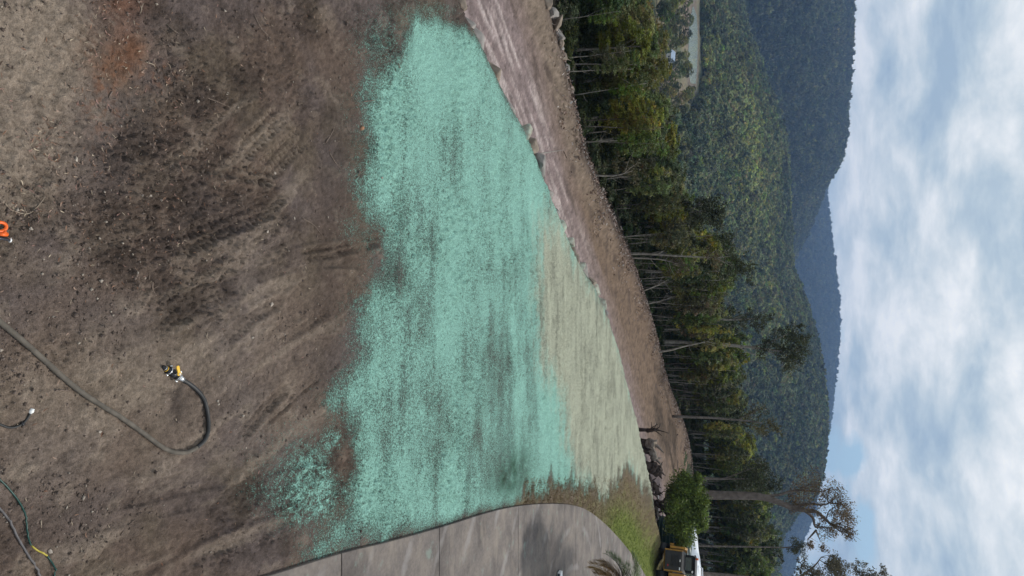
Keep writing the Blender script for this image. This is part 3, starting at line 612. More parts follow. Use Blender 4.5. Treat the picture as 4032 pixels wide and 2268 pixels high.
def build_grass():
    rng = np.random.default_rng(9); x, y, W = rand_px(26000, (2060, 1880, 2600, 2500), rng); X, Y = W[:, 0], W[:, 1]
    z, cov, g, s_e, s_o = ground_at(X, Y); keep = (rng.random(len(X)) < g) & (poly_sd(X, Y, DRIVE) > 0.05); X, Y, z = X[keep], Y[keep], z[keep]; n = len(X)
    nb = 5; Vs = np.zeros((n, nb, 3, 3)); a = rng.uniform(0, 6.28, (n, nb)); h = rng.uniform(0.02, 0.07, (n, nb)); ln = rng.uniform(0.01, 0.05, (n, nb)); ox = rng.uniform(-.05, .05, (n, nb, 2)); w = 0.008
    for k, (s, t) in enumerate(((-1, 0), (1, 0), (0, 1))):
        Vs[:, :, k, 0] = X[:, None] + ox[..., 0] + s * w * np.sin(a) + t * ln * np.cos(a); Vs[:, :, k, 1] = Y[:, None] + ox[..., 1] - s * w * np.cos(a) + t * ln * np.sin(a); Vs[:, :, k, 2] = z[:, None] + t * h - 0.005
    gr = np.clip(0.9 * blob(X, Y, 2440, 2090, 60, 110) + 1.2 * blob(X, Y, 2545, 2250, 36, 130) + 1.0 * blob(X, Y, 2490, 2160, 34, 90) + rng.uniform(-0.2, 0.2, n), 0, 1)
    C = np.array((0.20, 0.145, 0.085))[None] * (1 - gr[:, None]) + np.array((0.115, 0.165, 0.022))[None] * gr[:, None]; C = C * rng.uniform(0.7, 1.3, (n, 1))
    tag(link('lawn_grass', fast_mesh('lawn_grass', Vs.reshape(-1, 3), np.arange(n * nb * 3).reshape(-1, 3), mat_attr('grass_blade', 0.8, 30, 0.0), False, {'col': np.repeat(C, nb * 3, 0)})), 'short patchy lawn of green and brown grass beside the driveway', 'grass', kind='stuff')
build_grass()
def build_debris():
    """heaps of dry leaves, bark and chips along the outer shoulder of the track"""
    rng = np.random.default_rng(12); n = 9000
    P = []; 
    t = rng.random(n)
    pts = np.array(OUTER[2:18]); seg = np.hypot(*np.diff(pts, axis=0).T); cum = np.concatenate([[0], np.cumsum(seg)]); s = t * cum[-1]
    X = np.interp(s, cum, pts[:, 0]); Y = np.interp(s, cum, pts[:, 1]); o = rng.normal(0.2, 0.75, n) + 0.6 * np.sin(s * 0.9) + 0.5 * np.sin(s * 2.3 + 1); X = X - o * 0.80 + rng.normal(0, .25, n); Y = Y + o * 0.55 + rng.normal(0, .25, n)
    z, cov, g, s_e, s_o = ground_at(X, Y); L = rng.uniform(0.04, 0.15, n) * (1 + 1.2 * (rng.random(n) < .05)); w = rng.uniform(0.015, 0.05, n); a = rng.uniform(0, 6.28, n); tl = rng.uniform(-.5, .5, n)
    V = np.zeros((n, 4, 3))
    for k, (u, v) in enumerate(((-1, -1), (1, -1), (1, 1), (-1, 1))):
        V[:, k, 0] = X + u * L / 2 * np.cos(a) - v * w / 2 * np.sin(a); V[:, k, 1] = Y + u * L / 2 * np.sin(a) + v * w / 2 * np.cos(a); V[:, k, 2] = z + 0.05 + u * L / 2 * tl + v * w * 0.4 + 0.08 * (rng.random(n))
    pal = np.array([(0.26, 0.19, 0.16), (0.36, 0.30, 0.27), (0.17, 0.11, 0.085), (0.11, 0.08, 0.06), (0.44, 0.40, 0.37)]); C = pal[rng.choice(5, n, p=[.3, .2, .25, .17, .08])] * rng.uniform(.7, 1.15, (n, 1))
    tag(link('bark_debris', fast_mesh('bark_debris', V.reshape(-1, 3), np.arange(4 * n).reshape(-1, 4), mat_attr('bark_chip', 0.9, 30, 0), False, {'col': np.repeat(C, 4, 0)})), 'band of dry bark and leaf debris along the outer edge of the track', 'debris', kind='stuff')
build_debris()

# ------------------------------------------------------------------ foliage meshes
def crown_arrays(seed, size, n_cl, per, leaf, cl_r=0.3, shell=0.5, drop=0.0, lobes=5):
    """leaf-sized faces in clumps, spread through an uneven crown; origin at the bottom centre of the crown"""
    rng = np.random.default_rng(seed); sx, sy, sz = size
    d = rng.normal(size=(n_cl, 3)); d /= np.linalg.norm(d, axis=1, keepdims=True)
    rad = rng.uniform(shell, 1.0, n_cl) ** 0.7
    lob = rng.normal(size=(lobes, 3)); lob /= np.linalg.norm(lob, axis=1, keepdims=True)
    f = 0.68 + 0.42 * np.max(np.clip(d @ lob.T, 0, 1) ** 3, axis=1)
    c = d * (rad * f)[:, None]; c[:, 2] = c[:, 2] * 0.5 + 0.5
    taper = np.clip(1.0 - 0.35 * np.abs(c[:, 2] - 0.45) * 1.3, 0.4, 1); c[:, :2] *= taper[:, None]
    c = c * np.array((sx, sy, sz))
    tone = np.clip(rng.normal(1.0, 0.30, n_cl), 0.4, 1.8) * (0.8 + 0.4 * rng.random(n_cl))
    warm = rng.random(n_cl)
    m = n_cl * per; k = np.repeat(np.arange(n_cl), per)
    off = rng.normal(size=(m, 3)) * 0.45 * cl_r * (sx + sy) / 2; off[:, 2] *= 0.6
    p = c[k] + off; p[:, 2] -= drop * np.abs(off[:, 0])
    nrm = rng.normal(size=(m, 3)) * 0.8 + np.array((0, 0, 0.6)) + 0.5 * d[k]; nrm /= np.linalg.norm(nrm, axis=1, keepdims=True)
    t1 = np.cross(nrm, rng.normal(size=(m, 3))); t1 /= np.linalg.norm(t1, axis=1, keepdims=True) + 1e-9; t2 = np.cross(nrm, t1)
    s = leaf * rng.uniform(0.6, 1.4, m)[:, None]
    V = np.stack([p - t1 * s, p + t2 * s * 0.45, p + t1 * s, p - t2 * s * 0.45], 1)
    C = (tone[k] * rng.uniform(0.75, 1.25, m))[:, None] * np.stack([0.85 + 0.5 * warm[k] ** 3, np.ones(m), 0.8 + 0.3 * rng.random(m)], 1)
    return V.reshape(-1, 3), np.repeat(C, 4, 0)
def crown_mesh(name, mat, *a, **kw):
    V, C = crown_arrays(*a, **kw); return fast_mesh(name, V, np.arange(len(V)).reshape(-1, 4), mat, False, {'col': C})
LEAF_DARK = mat_leaf('leaf_dark_green', (0.055, 0.074, 0.024)); LEAF_MID = mat_leaf('leaf_mid_green', (0.112, 0.138, 0.028), 0.32); LEAF_YEL = mat_leaf('leaf_yellow_green', (0.200, 0.192, 0.030), 0.35)
LEAF_OLIVE = mat_leaf('leaf_olive', (0.105, 0.100, 0.045)); LEAF_HILL = mat_leaf('leaf_hill_forest', (0.180, 0.205, 0.085), 0.25, 0.03, 0.45, True); LEAF_GUM = mat_leaf('leaf_gum', (0.085, 0.080, 0.045), 0.3); LEAF_SHRUB = mat_leaf('leaf_shrub', (0.110, 0.165, 0.030), 0.3, 0.01, 0.05)
BARK_PALE = mat_plain('bark_pale', (0.26, 0.235, 0.20), 0.9, 0, 0.4, 5, 0.4, spec=0.1); BARK_GREY = mat_plain('bark_grey', (0.17, 0.15, 0.13), 0.9, 0, 0.4, 6, 0.4, spec=0.1); BARK_DARK = mat_plain('bark_dark', (0.07, 0.058, 0.05), 0.9, 0, 0.4, 6, 0.4, spec=0.1)

# hillside woods: far too many trees to count, one object per slope
PROTO = bpy.data.collections.new('crown_prototypes'); PROTO_F = bpy.data.collections.new('crown_prototypes_far')
for i in range(5):
    me = crown_mesh('wood_crown', LEAF_HILL, 400 + i, (1.0, 1.0, 1.9), 40, 30, 0.19, cl_r=0.24, shell=0.6)
    PROTO.objects.link(bpy.data.objects.new('wood_crown', me))
for i in range(4):
    me = crown_mesh('far_wood_crown', LEAF_HILL, 450 + i, (1.0, 1.0, 1.7), 20, 14, 0.36, cl_r=0.34, shell=0.5)
    PROTO_F.objects.link(bpy.data.objects.new('far_wood_crown', me))
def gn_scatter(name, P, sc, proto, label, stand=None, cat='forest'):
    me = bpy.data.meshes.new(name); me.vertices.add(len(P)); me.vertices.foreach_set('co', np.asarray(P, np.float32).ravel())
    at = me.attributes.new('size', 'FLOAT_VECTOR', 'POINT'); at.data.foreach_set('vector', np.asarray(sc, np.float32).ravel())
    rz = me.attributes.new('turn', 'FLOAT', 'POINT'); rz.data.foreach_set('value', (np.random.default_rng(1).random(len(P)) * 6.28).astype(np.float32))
    sa = me.attributes.new('stand', 'FLOAT_VECTOR', 'POINT'); sa.data.foreach_set('vector', (np.ones((len(P), 3)) if stand is None else stand).astype(np.float32).ravel())  # per-tree tone, with slope sun and cloud shade put into it
    o = link(name, me); tag(o, label, cat, kind='stuff')
    ng = bpy.data.node_groups.new(name, 'GeometryNodeTree'); ng.interface.new_socket('Geometry', in_out='INPUT', socket_type='NodeSocketGeometry'); ng.interface.new_socket('Geometry', in_out='OUTPUT', socket_type='NodeSocketGeometry')
    N = ng.nodes.new; L = ng.links.new; gi = N('NodeGroupInput'); go = N('NodeGroupOutput'); ip = N('GeometryNodeInstanceOnPoints'); ci = N('GeometryNodeCollectionInfo')
    ci.inputs['Collection'].default_value = proto; ci.inputs['Separate Children'].default_value = True; ci.inputs['Reset Children'].default_value = True
    ip.inputs['Pick Instance'].default_value = True
    a1 = N('GeometryNodeInputNamedAttribute'); a1.data_type = 'FLOAT_VECTOR'; a1.inputs['Name'].default_value = 'size'; a2 = N('GeometryNodeInputNamedAttribute'); a2.data_type = 'FLOAT'; a2.inputs['Name'].default_value = 'turn'
    cx = N('ShaderNodeCombineXYZ'); L(a2.outputs['Attribute'], cx.inputs['Z'])
    L(gi.outputs[0], ip.inputs['Points']); L(ci.outputs['Instances'], ip.inputs['Instance']); L(a1.outputs['Attribute'], ip.inputs['Scale']); L(cx.outputs[0], ip.inputs['Rotation']); L(ip.outputs[0], go.inputs[0])
    md = o.modifiers.new('scatter', 'NODES'); md.node_group = ng
def scatter_zone(name, r0, r1, a0, a1, area, smin, smax, proto, label, seed, excl=None, dark=1.0):
    rng = np.random.default_rng(seed); n = int((a1 - a0) * (r1 * r1 - r0 * r0) / 2 / area)
    r = np.sqrt(rng.uniform(r0 * r0, r1 * r1, n)); a = rng.uniform(a0, a1, n); X = r * np.sin(a); Y = r * np.cos(a)
    k = np.ones(n, bool)
    if excl is not None: k &= excl(X, Y, a, r)
    X, Y, r, a = X[k], Y[k], r[k], a[k]; z, s_e, s_o = height(X, Y)
    s = rng.uniform(smin, smax, len(X)) * (1 + 0.3 * (rng.random(len(X)) ** 4)); hgt = s * rng.uniform(0.85, 1.35, len(X))
    q = sstep(-0.25, 0.35, fbm(X, Y, 1 / 110.0, 3, 221)); q2 = sstep(0.0, 0.4, fbm(X, Y, 1 / 45.0, 3, 231))
    lone = (rng.random(len(X)) < 0.05) * 0.5
    painted_sun = np.exp(-(((a - R(-9)) / R(8)) ** 2 + ((r - 650) / 120) ** 2)) + 0.6 * np.exp(-(((a - R(3)) / R(4)) ** 2 + ((r - 620) / 60) ** 2))      # sunlit slope of the nearer hill, put into the leaf colour
    st = np.stack([0.50 + 0.40 * q + 0.25 * q2 + lone + 0.95 * painted_sun, 0.58 + 0.34 * q + 0.15 * q2 + lone + 0.78 * painted_sun, 0.70 + 0.2 * q + 0.25 * painted_sun], -1) * dark  # dark factor: cloud shade of the far ridges, painted as darker leaves
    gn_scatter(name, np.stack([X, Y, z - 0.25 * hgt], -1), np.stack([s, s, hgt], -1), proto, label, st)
def not_clear(X, Y, a, r):
    left = a < az_el(2700, 430)[0]
    return ~((poly_sd(X, Y, CLEAR) < 4) | (left & (r < 385)))
scatter_zone('valley_wood', 210, 480, R(-38), R(38), 26, 2.6, 4.6, PROTO, 'mixed green woodland filling the valley floor behind the track trees', 21, not_clear)
scatter_zone('hillside_wood', 470, 960, R(-38), R(38), 20, 2.2, 4.3, PROTO, 'green forest canopy covering the nearer hill', 22, not_clear, 1.0)
scatter_zone('ridge_wood', 1080, 1800, R(-38), R(12), 55, 4.2, 6.4, PROTO_F, 'dark forest canopy covering the tall ridge', 23, None, 0.50)  # cloud shade on this ridge is put into the leaf colour
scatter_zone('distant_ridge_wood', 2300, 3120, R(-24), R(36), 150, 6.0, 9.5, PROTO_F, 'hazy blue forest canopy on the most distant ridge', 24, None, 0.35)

# ------------------------------------------------------------------ trees along the track
TOP_PX = [(0, 2560), (100, 2590), (200, 2640), (300, 2655), (400, 2640), (500, 2655), (600, 2690), (700, 2700), (800, 2740), (900, 2825), (1000, 2890), (1100, 2915), (1200, 2900), (1300, 2930), (1400, 2950), (1500, 2935), (1600, 2965), (1700, 2985), (1800, 3000), (1900, 3050), (2000, 3070), (2100, 3075), (2200, 3090), (2400, 3100)]
TRUNKS = []
def trunk_variant(seed, h, r, mat, forks=0, lean=0.05, twigs=6):
    rng = random.Random(seed); mb = MB(); pts = []; x = y = 0.0; lx, ly = rng.uniform(-lean, lean), rng.uniform(-lean, lean)
    for k in range(9):
        t = k / 8; pts.append(Vector((x, y, h * t - 0.4 * (k == 0)))); x += lx * h / 8 + rng.uniform(-.02, .02) * h / 4; y += ly * h / 8 + rng.uniform(-.02, .02) * h / 4
    rr = [r * (1.15 - 0.85 * k / 8) for k in range(9)]; mb.tube(pts, rr, 6)
    for q in range(forks + twigs):
        k = rng.randint(3, 7) if q < forks else rng.randint(1, 7); a = rng.uniform(0, 6.28); L = h * (rng.uniform(.22, .38) if q < forks else rng.uniform(.06, .16)); d = Vector((math.cos(a), math.sin(a), rng.uniform(.6, 1.6) if q < forks else rng.uniform(-.2, .9))).normalized()
        p0 = pts[k]; p1 = p0 + d * L * .5; p2 = p0 + d * L + Vector((0, 0, L * .12)); rr0 = rr[k] * (.6 if q < forks else .28)
        mb.tube([p0, p1, p2], [rr0, rr0 * .7, rr0 * .3], 5 if q < forks else 3, False)
    return mb.mesh('trunk', mat, True)
SAP_TR = [trunk_variant(500 + i, 7.0, 0.032 + 0.009 * (i % 4), (BARK_GREY, BARK_DARK, BARK_PALE)[i % 3], 2 if i % 2 else 0, 0.10, 14) for i in range(10)]
FULL_TR = [trunk_variant(540 + i, 7.0, 0.10 + 0.02 * (i % 3), BARK_GREY if i % 2 else BARK_PALE, 3, 0.04, 8) for i in range(6)]
SAP_CR = [crown_mesh('crown', (LEAF_MID, LEAF_DARK, LEAF_OLIVE, LEAF_YEL)[i % 4], 600 + i, (0.95, 0.95, 4.4), 60, 40, 0.075, cl_r=0.26, shell=0.25) for i in range(8)]
FULL_CR = [crown_mesh('crown', (LEAF_DARK, LEAF_MID, LEAF_YEL, LEAF_MID)[i % 4], 640 + i, (1.75, 1.75, 5.0), 170, 44, 0.085, cl_r=0.15, shell=0.55, lobes=9) for i in range(8)]
def out_pt(s, off):
    pts = OUTER; acc = 0
    for i in range(len(pts) - 1):
        L = math.dist(pts[i], pts[i + 1])
        if acc + L >= s or i == len(pts) - 2:
            t = (s - acc) / L; ax, ay = pts[i]; bx, by = pts[i + 1]; nx, ny = -(by - ay) / L, (bx - ax) / L
            return ax + (bx - ax) * t + nx * off, ay + (by - ay) * t + ny * off
        acc += L
def to_px(p):
    v = Vector(p) - Vector((0, 0, CAM_H)); d = v.dot(_F); return 2016 + FPX * v.dot(_U) / d, 1134 + FPX * v.x / d
def z_for(ix, x, y):
    """height of a point over x, y that shows at column ix"""
    t = (ix - 2016) / FPX; cp, sp = math.cos(PITCH), math.sin(PITCH)
    # v.U = t v.F :  y sp + z cp = t (y cp - z sp)
    return CAM_H + (t * y * cp - y * sp) / (cp + t * sp)
TOT = sum(math.dist(OUTER[i], OUTER[i + 1]) for i in range(len(OUTER) - 1))
def track_trees():
    rng = random.Random(77); rows = []
    s0 = sum(math.dist(OUTER[i], OUTER[i + 1]) for i in range(1)); 
    s = 0.0
    while s < TOT:
        x, y = out_pt(s, rng.uniform(0.9, 2.6)); ix, iy = to_px((x, y, -1.5))
        if -120 < iy < 2420: rows.append(('sap', x, y, iy))
        s += rng.choice((0.25, 0.4, 0.7, 1.1, 1.5))
    s = 0.0
    while s < TOT:
        x, y = out_pt(s, rng.uniform(3.0, 6.0)); ix, iy = to_px((x, y, -1.5))
        if -120 < iy < 2420: rows.append(('full', x, y, iy))
        s += rng.uniform(0.9, 1.5)
    s = 0.0
    while s < TOT:
        x, y = out_pt(s, rng.uniform(7.0, 17.0)); ix, iy = to_px((x, y, -1.5))
        if -120 < iy < 2420: rows.append(('back', x, y, iy))
        s += rng.uniform(0.85, 1.4)
    cnt = {}; words = {'sap': ('slender bare-stemmed sapling', 'front row along the track'), 'full': ('bushy green tree', 'middle row behind the saplings'), 'back': ('tall dense tree', 'back row behind the track')}
    rows.sort(key=lambda q: (q[0], q[3]))
    for kind, x, y, iy in rows:
        zb = H1(x, y); top = np.interp(iy, [p[0] for p in TOP_PX], [p[1] for p in TOP_PX]); zt = z_for(top, x, y)
        f = {'sap': rng.uniform(0.66, 0.95), 'full': rng.uniform(0.80, 1.0), 'back': rng.uniform(0.9, 1.06)}[kind]; h = max(3.0, (zt - zb) * f); sc = h / 7.6
        o = empty('track_sapling' if kind == 'sap' else 'track_tree', (x, y, zb), rng.uniform(0, 6.28)); k = cnt[kind] = cnt.get(kind, 0) + 1
        tag(o, '%s, %s from picture top, %s' % (words[kind][0], ordinal(k), words[kind][1]), 'tree', 'trees growing along the outer edge of the track')
        tr = link('trunk', rng.choice(SAP_TR if kind == 'sap' else FULL_TR), o); tr.scale = (sc, sc, sc)
        i = rng.randrange(8); cr = link('crown', (SAP_CR if kind == 'sap' else FULL_CR)[i], o)
        w = sc * rng.uniform(0.85, 1.15) if kind == 'sap' else min(1.25, max(0.75, sc)) * rng.uniform(0.85, 1.15); lowz = rng.choice((1.6, 2.4, 3.0, 3.4)) if kind == 'sap' else rng.choice((1.0, 1.6, 2.3))
        o.rotation_euler = (rng.gauss(0, .05), rng.gauss(0, .05), o.rotation_euler.z)
        cr.scale = (w, w, sc * (7.6 - lowz) / (4.4 if kind == 'sap' else 5.0)); cr.location = (0, 0, lowz * sc)
track_trees()


def undergrowth():
    rng = np.random.default_rng(31); n = 2600; P = []
    for k in range(n):
        q = out_pt(rng.uniform(0, TOT), 1.6 + 19 * rng.random() ** 1.1)
        P.append(q)
    P = np.array(P); X, Y = P[:, 0], P[:, 1]; z, s_e, s_o = height(X, Y); k = s_o > 1.3; X, Y, z, s_o = X[k], Y[k], z[k], s_o[k]
    s = rng.uniform(0.35, 0.9, len(X)) * (0.6 + 0.4 * sstep(1.5, 5, s_o)); hg = s * rng.uniform(0.7, 1.5, len(X)) * (0.6 + 0.5 * sstep(2, 9, s_o))
    col = bpy.data.collections.new('bush_prototypes')
    for i in range(4): col.objects.link(bpy.data.objects.new('bush', crown_mesh('bush', LEAF_DARK, 480 + i, (1, 1, 1.9), 40, 40, 0.10, cl_r=0.36, shell=0.3)))
    gn_scatter('undergrowth', np.stack([X, Y, z - 0.1], -1), np.stack([s, s, hg], -1), col, 'dark leafy undergrowth filling the floor of the track wood', None, 'undergrowth')
undergrowth()

# ------------------------------------------------------------------ single trees that stand out
def leaf_cloud(name, mat, blobs, leaf, seed):
    """blobs: (x, y, z, radius, leaves, flatness)"""
    rng = np.random.default_rng(seed); Vs = []; Cs = []
    for (x, y, z, r, n, fl) in blobs:
        ncl = max(3, n // 22); c = rng.normal(size=(ncl, 3)); c /= np.linalg.norm(c, axis=1, keepdims=True); c *= (rng.random((ncl, 1)) ** 0.5) * r * 1.2; c[:, 2] *= fl
        k = rng.integers(0, ncl, n); off = rng.normal(size=(n, 3)) * r * 0.20; p = c[k] + off + np.array((x, y, z)); tone = np.clip(rng.normal(1, .25, ncl), .5, 1.6)
        nr = rng.normal(size=(n, 3)); nr[:, 2] = nr[:, 2] * .7 + .35; nr /= np.linalg.norm(nr, axis=1, keepdims=True); t1 = np.cross(nr, rng.normal(size=(n, 3))); t1 /= np.linalg.norm(t1, axis=1, keepdims=True) + 1e-9; t2 = np.cross(nr, t1)
        s = leaf * rng.uniform(.6, 1.4, n)[:, None]; V = np.stack([p - t1 * s, p + t2 * s * .42, p + t1 * s, p - t2 * s * .42], 1); Vs.append(V.reshape(-1, 3))
        C = (tone[k] * rng.uniform(.75, 1.25, n))[:, None] * np.stack([np.full(n, 1.0) + .25 * rng.random(n), np.ones(n), .85 + .2 * rng.random(n)], 1); Cs.append(np.repeat(C, 4, 0))
    V = np.concatenate(Vs); return fast_mesh(name, V, np.arange(len(V)).reshape(-1, 4), mat, False, {'col': np.concatenate(Cs)})
def custom_tree(name, label, Y, trunk, r0, limbs, blobs, bark, leafmat, leaf, seed, cat='tree', group=None, depth=1.0):
    """trunk and limbs follow photograph points at distance Y, spread in depth; blobs (ix, iy, radius px, leaves, flatness)"""
    rng = random.Random(seed); k = Y / (FPX * math.cos(PITCH))
    b = at_y(trunk[0][0], trunk[0][1], Y); zg = H1(b.x, Y); root = empty(name, (b.x, Y, min(zg, b.z))); tag(root, label, cat, group); O = Vector(root.location)
    P = [at_y(a, c, Y) - O for a, c in trunk]; P[0] = Vector((P[0].x, 0, -0.3)) if P[0].z > 0.2 else P[0] + Vector((0, 0, -0.3))
    pts = spline(P, 4); mb = MB(); n = len(pts); mb.tube(pts, [r0 * (1.12 - 0.72 * i / (n - 1)) for i in range(n)], 8)
    for lb in limbs:
        q = []; dy = rng.uniform(-1, 1) * depth
        for i, e in enumerate(lb[1:]): q.append(at_y(e[0], e[1], Y) - O + Vector((0, dy * i / max(1, len(lb) - 2), 0)))
        q = spline(q, 3); m = len(q); mb.tube(q, [lb[0] * (1 - 0.75 * i / (m - 1)) for i in range(m)], 5, False)
        for t in range(5):                       # twigs
            p = q[rng.randrange(m // 3, m)]; d = Vector((rng.uniform(-1, 1), rng.uniform(-1, 1), rng.uniform(-.2, 1))).normalized(); L = rng.uniform(.4, 1.1) * k * 60; mb.tube([p, p + d * L * .5, p + d * L + Vector((0, 0, .1 * L))], [lb[0] * .28, lb[0] * .2, lb[0] * .08], 3, False)
    mb.build('trunk', bark, root, True)
    B = []
    for (ix, iy, rp, nl, fl) in blobs:
        p = at_y(ix, iy, Y) - O; B.append((p.x, rng.uniform(-1, 1) * depth * 0.8, p.z, rp * k, nl, fl))
    link('crown', leaf_cloud('crown', leafmat, B, leaf, seed), root)
    return root
LEAF_BROWN = mat_leaf('leaf_brown_olive', (0.115, 0.088, 0.050), 0.3, 0.02, 0.1); LEAF_GOLD = mat_leaf('leaf_golden', (0.175, 0.140, 0.040), 0.35, 0.01, 0.1); LEAF_EMER = mat_leaf('leaf_emergent', (0.050, 0.066, 0.030), 0.3, 0.01, 0.1)
BARK_GUM = mat_plain('bark_gum', (0.155, 0.13, 0.112), 0.9, 0, 0.35, 2.5, 0.5, spec=0.1)
custom_tree('gum_tree', 'tall gum tree with lacy spreading crown against the sky above the round shrub', 66.0,
    [(2650, 1935), (2780, 1947), (2850, 1950), (2950, 1952), (3006, 1958), (3057, 1974), (3119, 1998), (3174, 2010), (3213, 2014)], 0.42,
    [(0.20, (3174, 2010), (3213, 2013), (3253, 2045), (3276, 2064), (3311, 2053)), (0.15, (3165, 2008), (3202, 2045), (3213, 2088), (3245, 2096), (3288, 2107)), (0.10, (3213, 2088), (3221, 2111), (3233, 2143)), (0.10, (3213, 2088), (3190, 2120), (3180, 2135)),
     (0.16, (2990, 1956), (3070, 1950), (3135, 1935), (3233, 1943), (3280, 1930)), (0.13, (3119, 1998), (3190, 1985), (3233, 1990), (3268, 1982), (3300, 1951)), (0.09, (3253, 2045), (3300, 2085), (3335, 2092)), (0.09, (3276, 2064), (3320, 2070), (3350, 2080)), (0.08, (3135, 1935), (3180, 1910), (3230, 1895)), (0.07, (3268, 1982), (3310, 1985), (3330, 2000)), (0.07, (3253, 2045), (3270, 2020), (3310, 2015))],
    [(3170, 1925, 56, 620, .8), (3200, 1960, 52, 620, .8), (3150, 1965, 44, 450, .8), (3215, 1905, 38, 380, .7), (3130, 2000, 30, 500, .8), (3265, 1925, 34, 420, .7), (3290, 1955, 36, 520, .7), (3310, 1985, 36, 560, .7), (3325, 2025, 34, 620, .7), (3345, 2065, 34, 620, .7), (3350, 2095, 22, 320, .7), (3320, 2095, 26, 300, .7), (3290, 2060, 26, 260, .7), (3255, 2105, 30, 260, .7), (3238, 2140, 18, 190, .7), (3185, 2135, 16, 120, .7), (3285, 2125, 24, 220, .7), (3225, 2065, 22, 120, .7), (3195, 2145, 14, 130, .7), (3280, 2005, 26, 220, .7)],
    BARK_GUM, LEAF_BROWN, 0.080, 901, depth=2.2)
custom_tree('gum_tree', 'dark gum tree cut by the lower right picture edge beside the lacy gum', 62.0,
    [(2690, 2262), (2850, 2270), (3000, 2285), (3120, 2300), (3200, 2310)], 0.30,
    [(0.14, (3100, 2298), (3170, 2270), (3215, 2245), (3240, 2225)), (0.12, (3160, 2305), (3230, 2290), (3290, 2262), (3330, 2240)), (0.10, (3200, 2310), (3300, 2300), (3390, 2280), (3450, 2250)), (0.07, (3390, 2280), (3430, 2300), (3470, 2290))],
    [(3165, 2225, 26, 320, .8), (3200, 2245, 30, 420, .8), (3150, 2262, 26, 320, .8), (3270, 2215, 30, 520, .8), (3300, 2240, 34, 800, .8), (3280, 2262, 38, 800, .8), (3220, 2275, 34, 500, .8), (3390, 2245, 30, 420, .7), (3430, 2262, 30, 460, .7), (3465, 2235, 22, 260, .7), (3350, 2280, 30, 300, .7), (3410, 2300, 40, 500, .7)],
    BARK_GUM, LEAF_GUM, 0.09, 902, depth=1.8)
custom_tree('emergent_tree', 'dark tall tree rising above the track wood in front of the hill', 62.0,
    [(2620, 1345), (2760, 1350), (2900, 1362), (3000, 1372), (3080, 1385)], 0.17, [(0.08, (2960, 1368), (3040, 1340), (3100, 1310)), (0.07, (3000, 1372), (3080, 1410), (3110, 1430)), (0.06, (2900, 1362), (2960, 1395), (2990, 1400))],
    [(3150, 1380, 36, 900, .9), (3120, 1345, 34, 800, .9), (3160, 1330, 26, 450, .9), (3105, 1300, 24, 380, .9), (3130, 1420, 34, 700, .9), (3090, 1440, 26, 420, .9), (3080, 1375, 34, 700, .9), (3030, 1355, 30, 420, .9), (3010, 1375, 26, 360, .9), (3060, 1320, 22, 220, .9), (3150, 1290, 16, 160, .9)], BARK_PALE, LEAF_EMER, 0.085, 903, depth=1.6)
custom_tree('emergent_tree', 'dark rounded crown standing above the saplings where the green mulch ends', 48.0,
    [(2380, 850), (2560, 845), (2700, 838), (2780, 830)], 0.13, [(0.06, (2700, 838), (2760, 800), (2800, 790)), (0.06, (2700, 838), (2770, 860), (2810, 870))],
    [(2815, 810, 34, 700, .9), (2790, 850, 36, 800, .9), (2760, 800, 30, 600, .9), (2740, 850, 34, 600, .9), (2830, 850, 24, 380, .9), (2820, 880, 22, 300, .9), (2700, 825, 34, 500, .9)], BARK_GREY, LEAF_EMER, 0.08, 904, depth=1.3)
custom_tree('emergent_tree', 'spiky dark crown beside the pale paired trunks in the track wood', 56.0,
    [(2490, 1010), (2650, 1015), (2800, 1020), (2880, 1035)], 0.14, [(0.06, (2800, 1020), (2860, 990), (2880, 970)), (0.06, (2830, 1025), (2900, 1050), (2930, 1060))],
    [(2850, 980, 34, 600, .9), (2900, 1030, 36, 700, .9), (2870, 1080, 32, 600, .9), (2920, 1060, 26, 420, .9), (2820, 1030, 32, 500, .9), (2950, 1050, 20, 240, .9), (2860, 930, 26, 320, .9), (2950, 1100, 20, 200, .9)], BARK_PALE, LEAF_EMER, 0.08, 905, depth=1.3)
custom_tree('emergent_tree', 'thin dark tree with two tufts below the tallest emergent crown', 62.0,
    [(2600, 1255), (2760, 1262), (2900, 1258), (2990, 1255)], 0.11, [(0.05, (2880, 1258), (2940, 1235), (2960, 1230))],
    [(2960, 1240, 24, 340, .9), (3000, 1260, 26, 380, .9), (3035, 1255, 18, 200, .9), (2920, 1270, 24, 300, .9), (2980, 1290, 22, 260, .9)], BARK_PALE, LEAF_EMER, 0.08, 906, depth=1.0)
custom_tree('emergent_tree', 'olive crowned tree above the wood just over the stump pile', 64.0,
    [(2650, 1640), (2800, 1645), (2920, 1655), (3000, 1665)], 0.12, [(0.05, (2900, 1655), (2960, 1630), (2990, 1615))],
    [(2990, 1620, 26, 380, .9), (3030, 1670, 28, 420, .9), (3060, 1690, 18, 220, .9), (2980, 1680, 30, 420, .9), (2940, 1640, 28, 360, .9), (3010, 1710, 20, 220, .9)], BARK_GREY, LEAF_OLIVE, 0.08, 907, depth=1.0)
custom_tree('emergent_tree', 'dense dark green tree just left of the tall gum trunk', 68.0,
    [(2690, 1880), (2800, 1885), (2950, 1885)], 0.16, [(0.07, (2850, 1885), (2950, 1850), (2990, 1840))],
    [(2930, 1850, 48, 1300, .9), (2980, 1900, 46, 1300, .9), (3030, 1880, 36, 800, .9), (2930, 1910, 44, 1000, .9), (3050, 1910, 22, 300, .9), (2990, 1830, 30, 500, .9)], BARK_GREY, LEAF_DARK, 0.085, 908, depth=1.4)
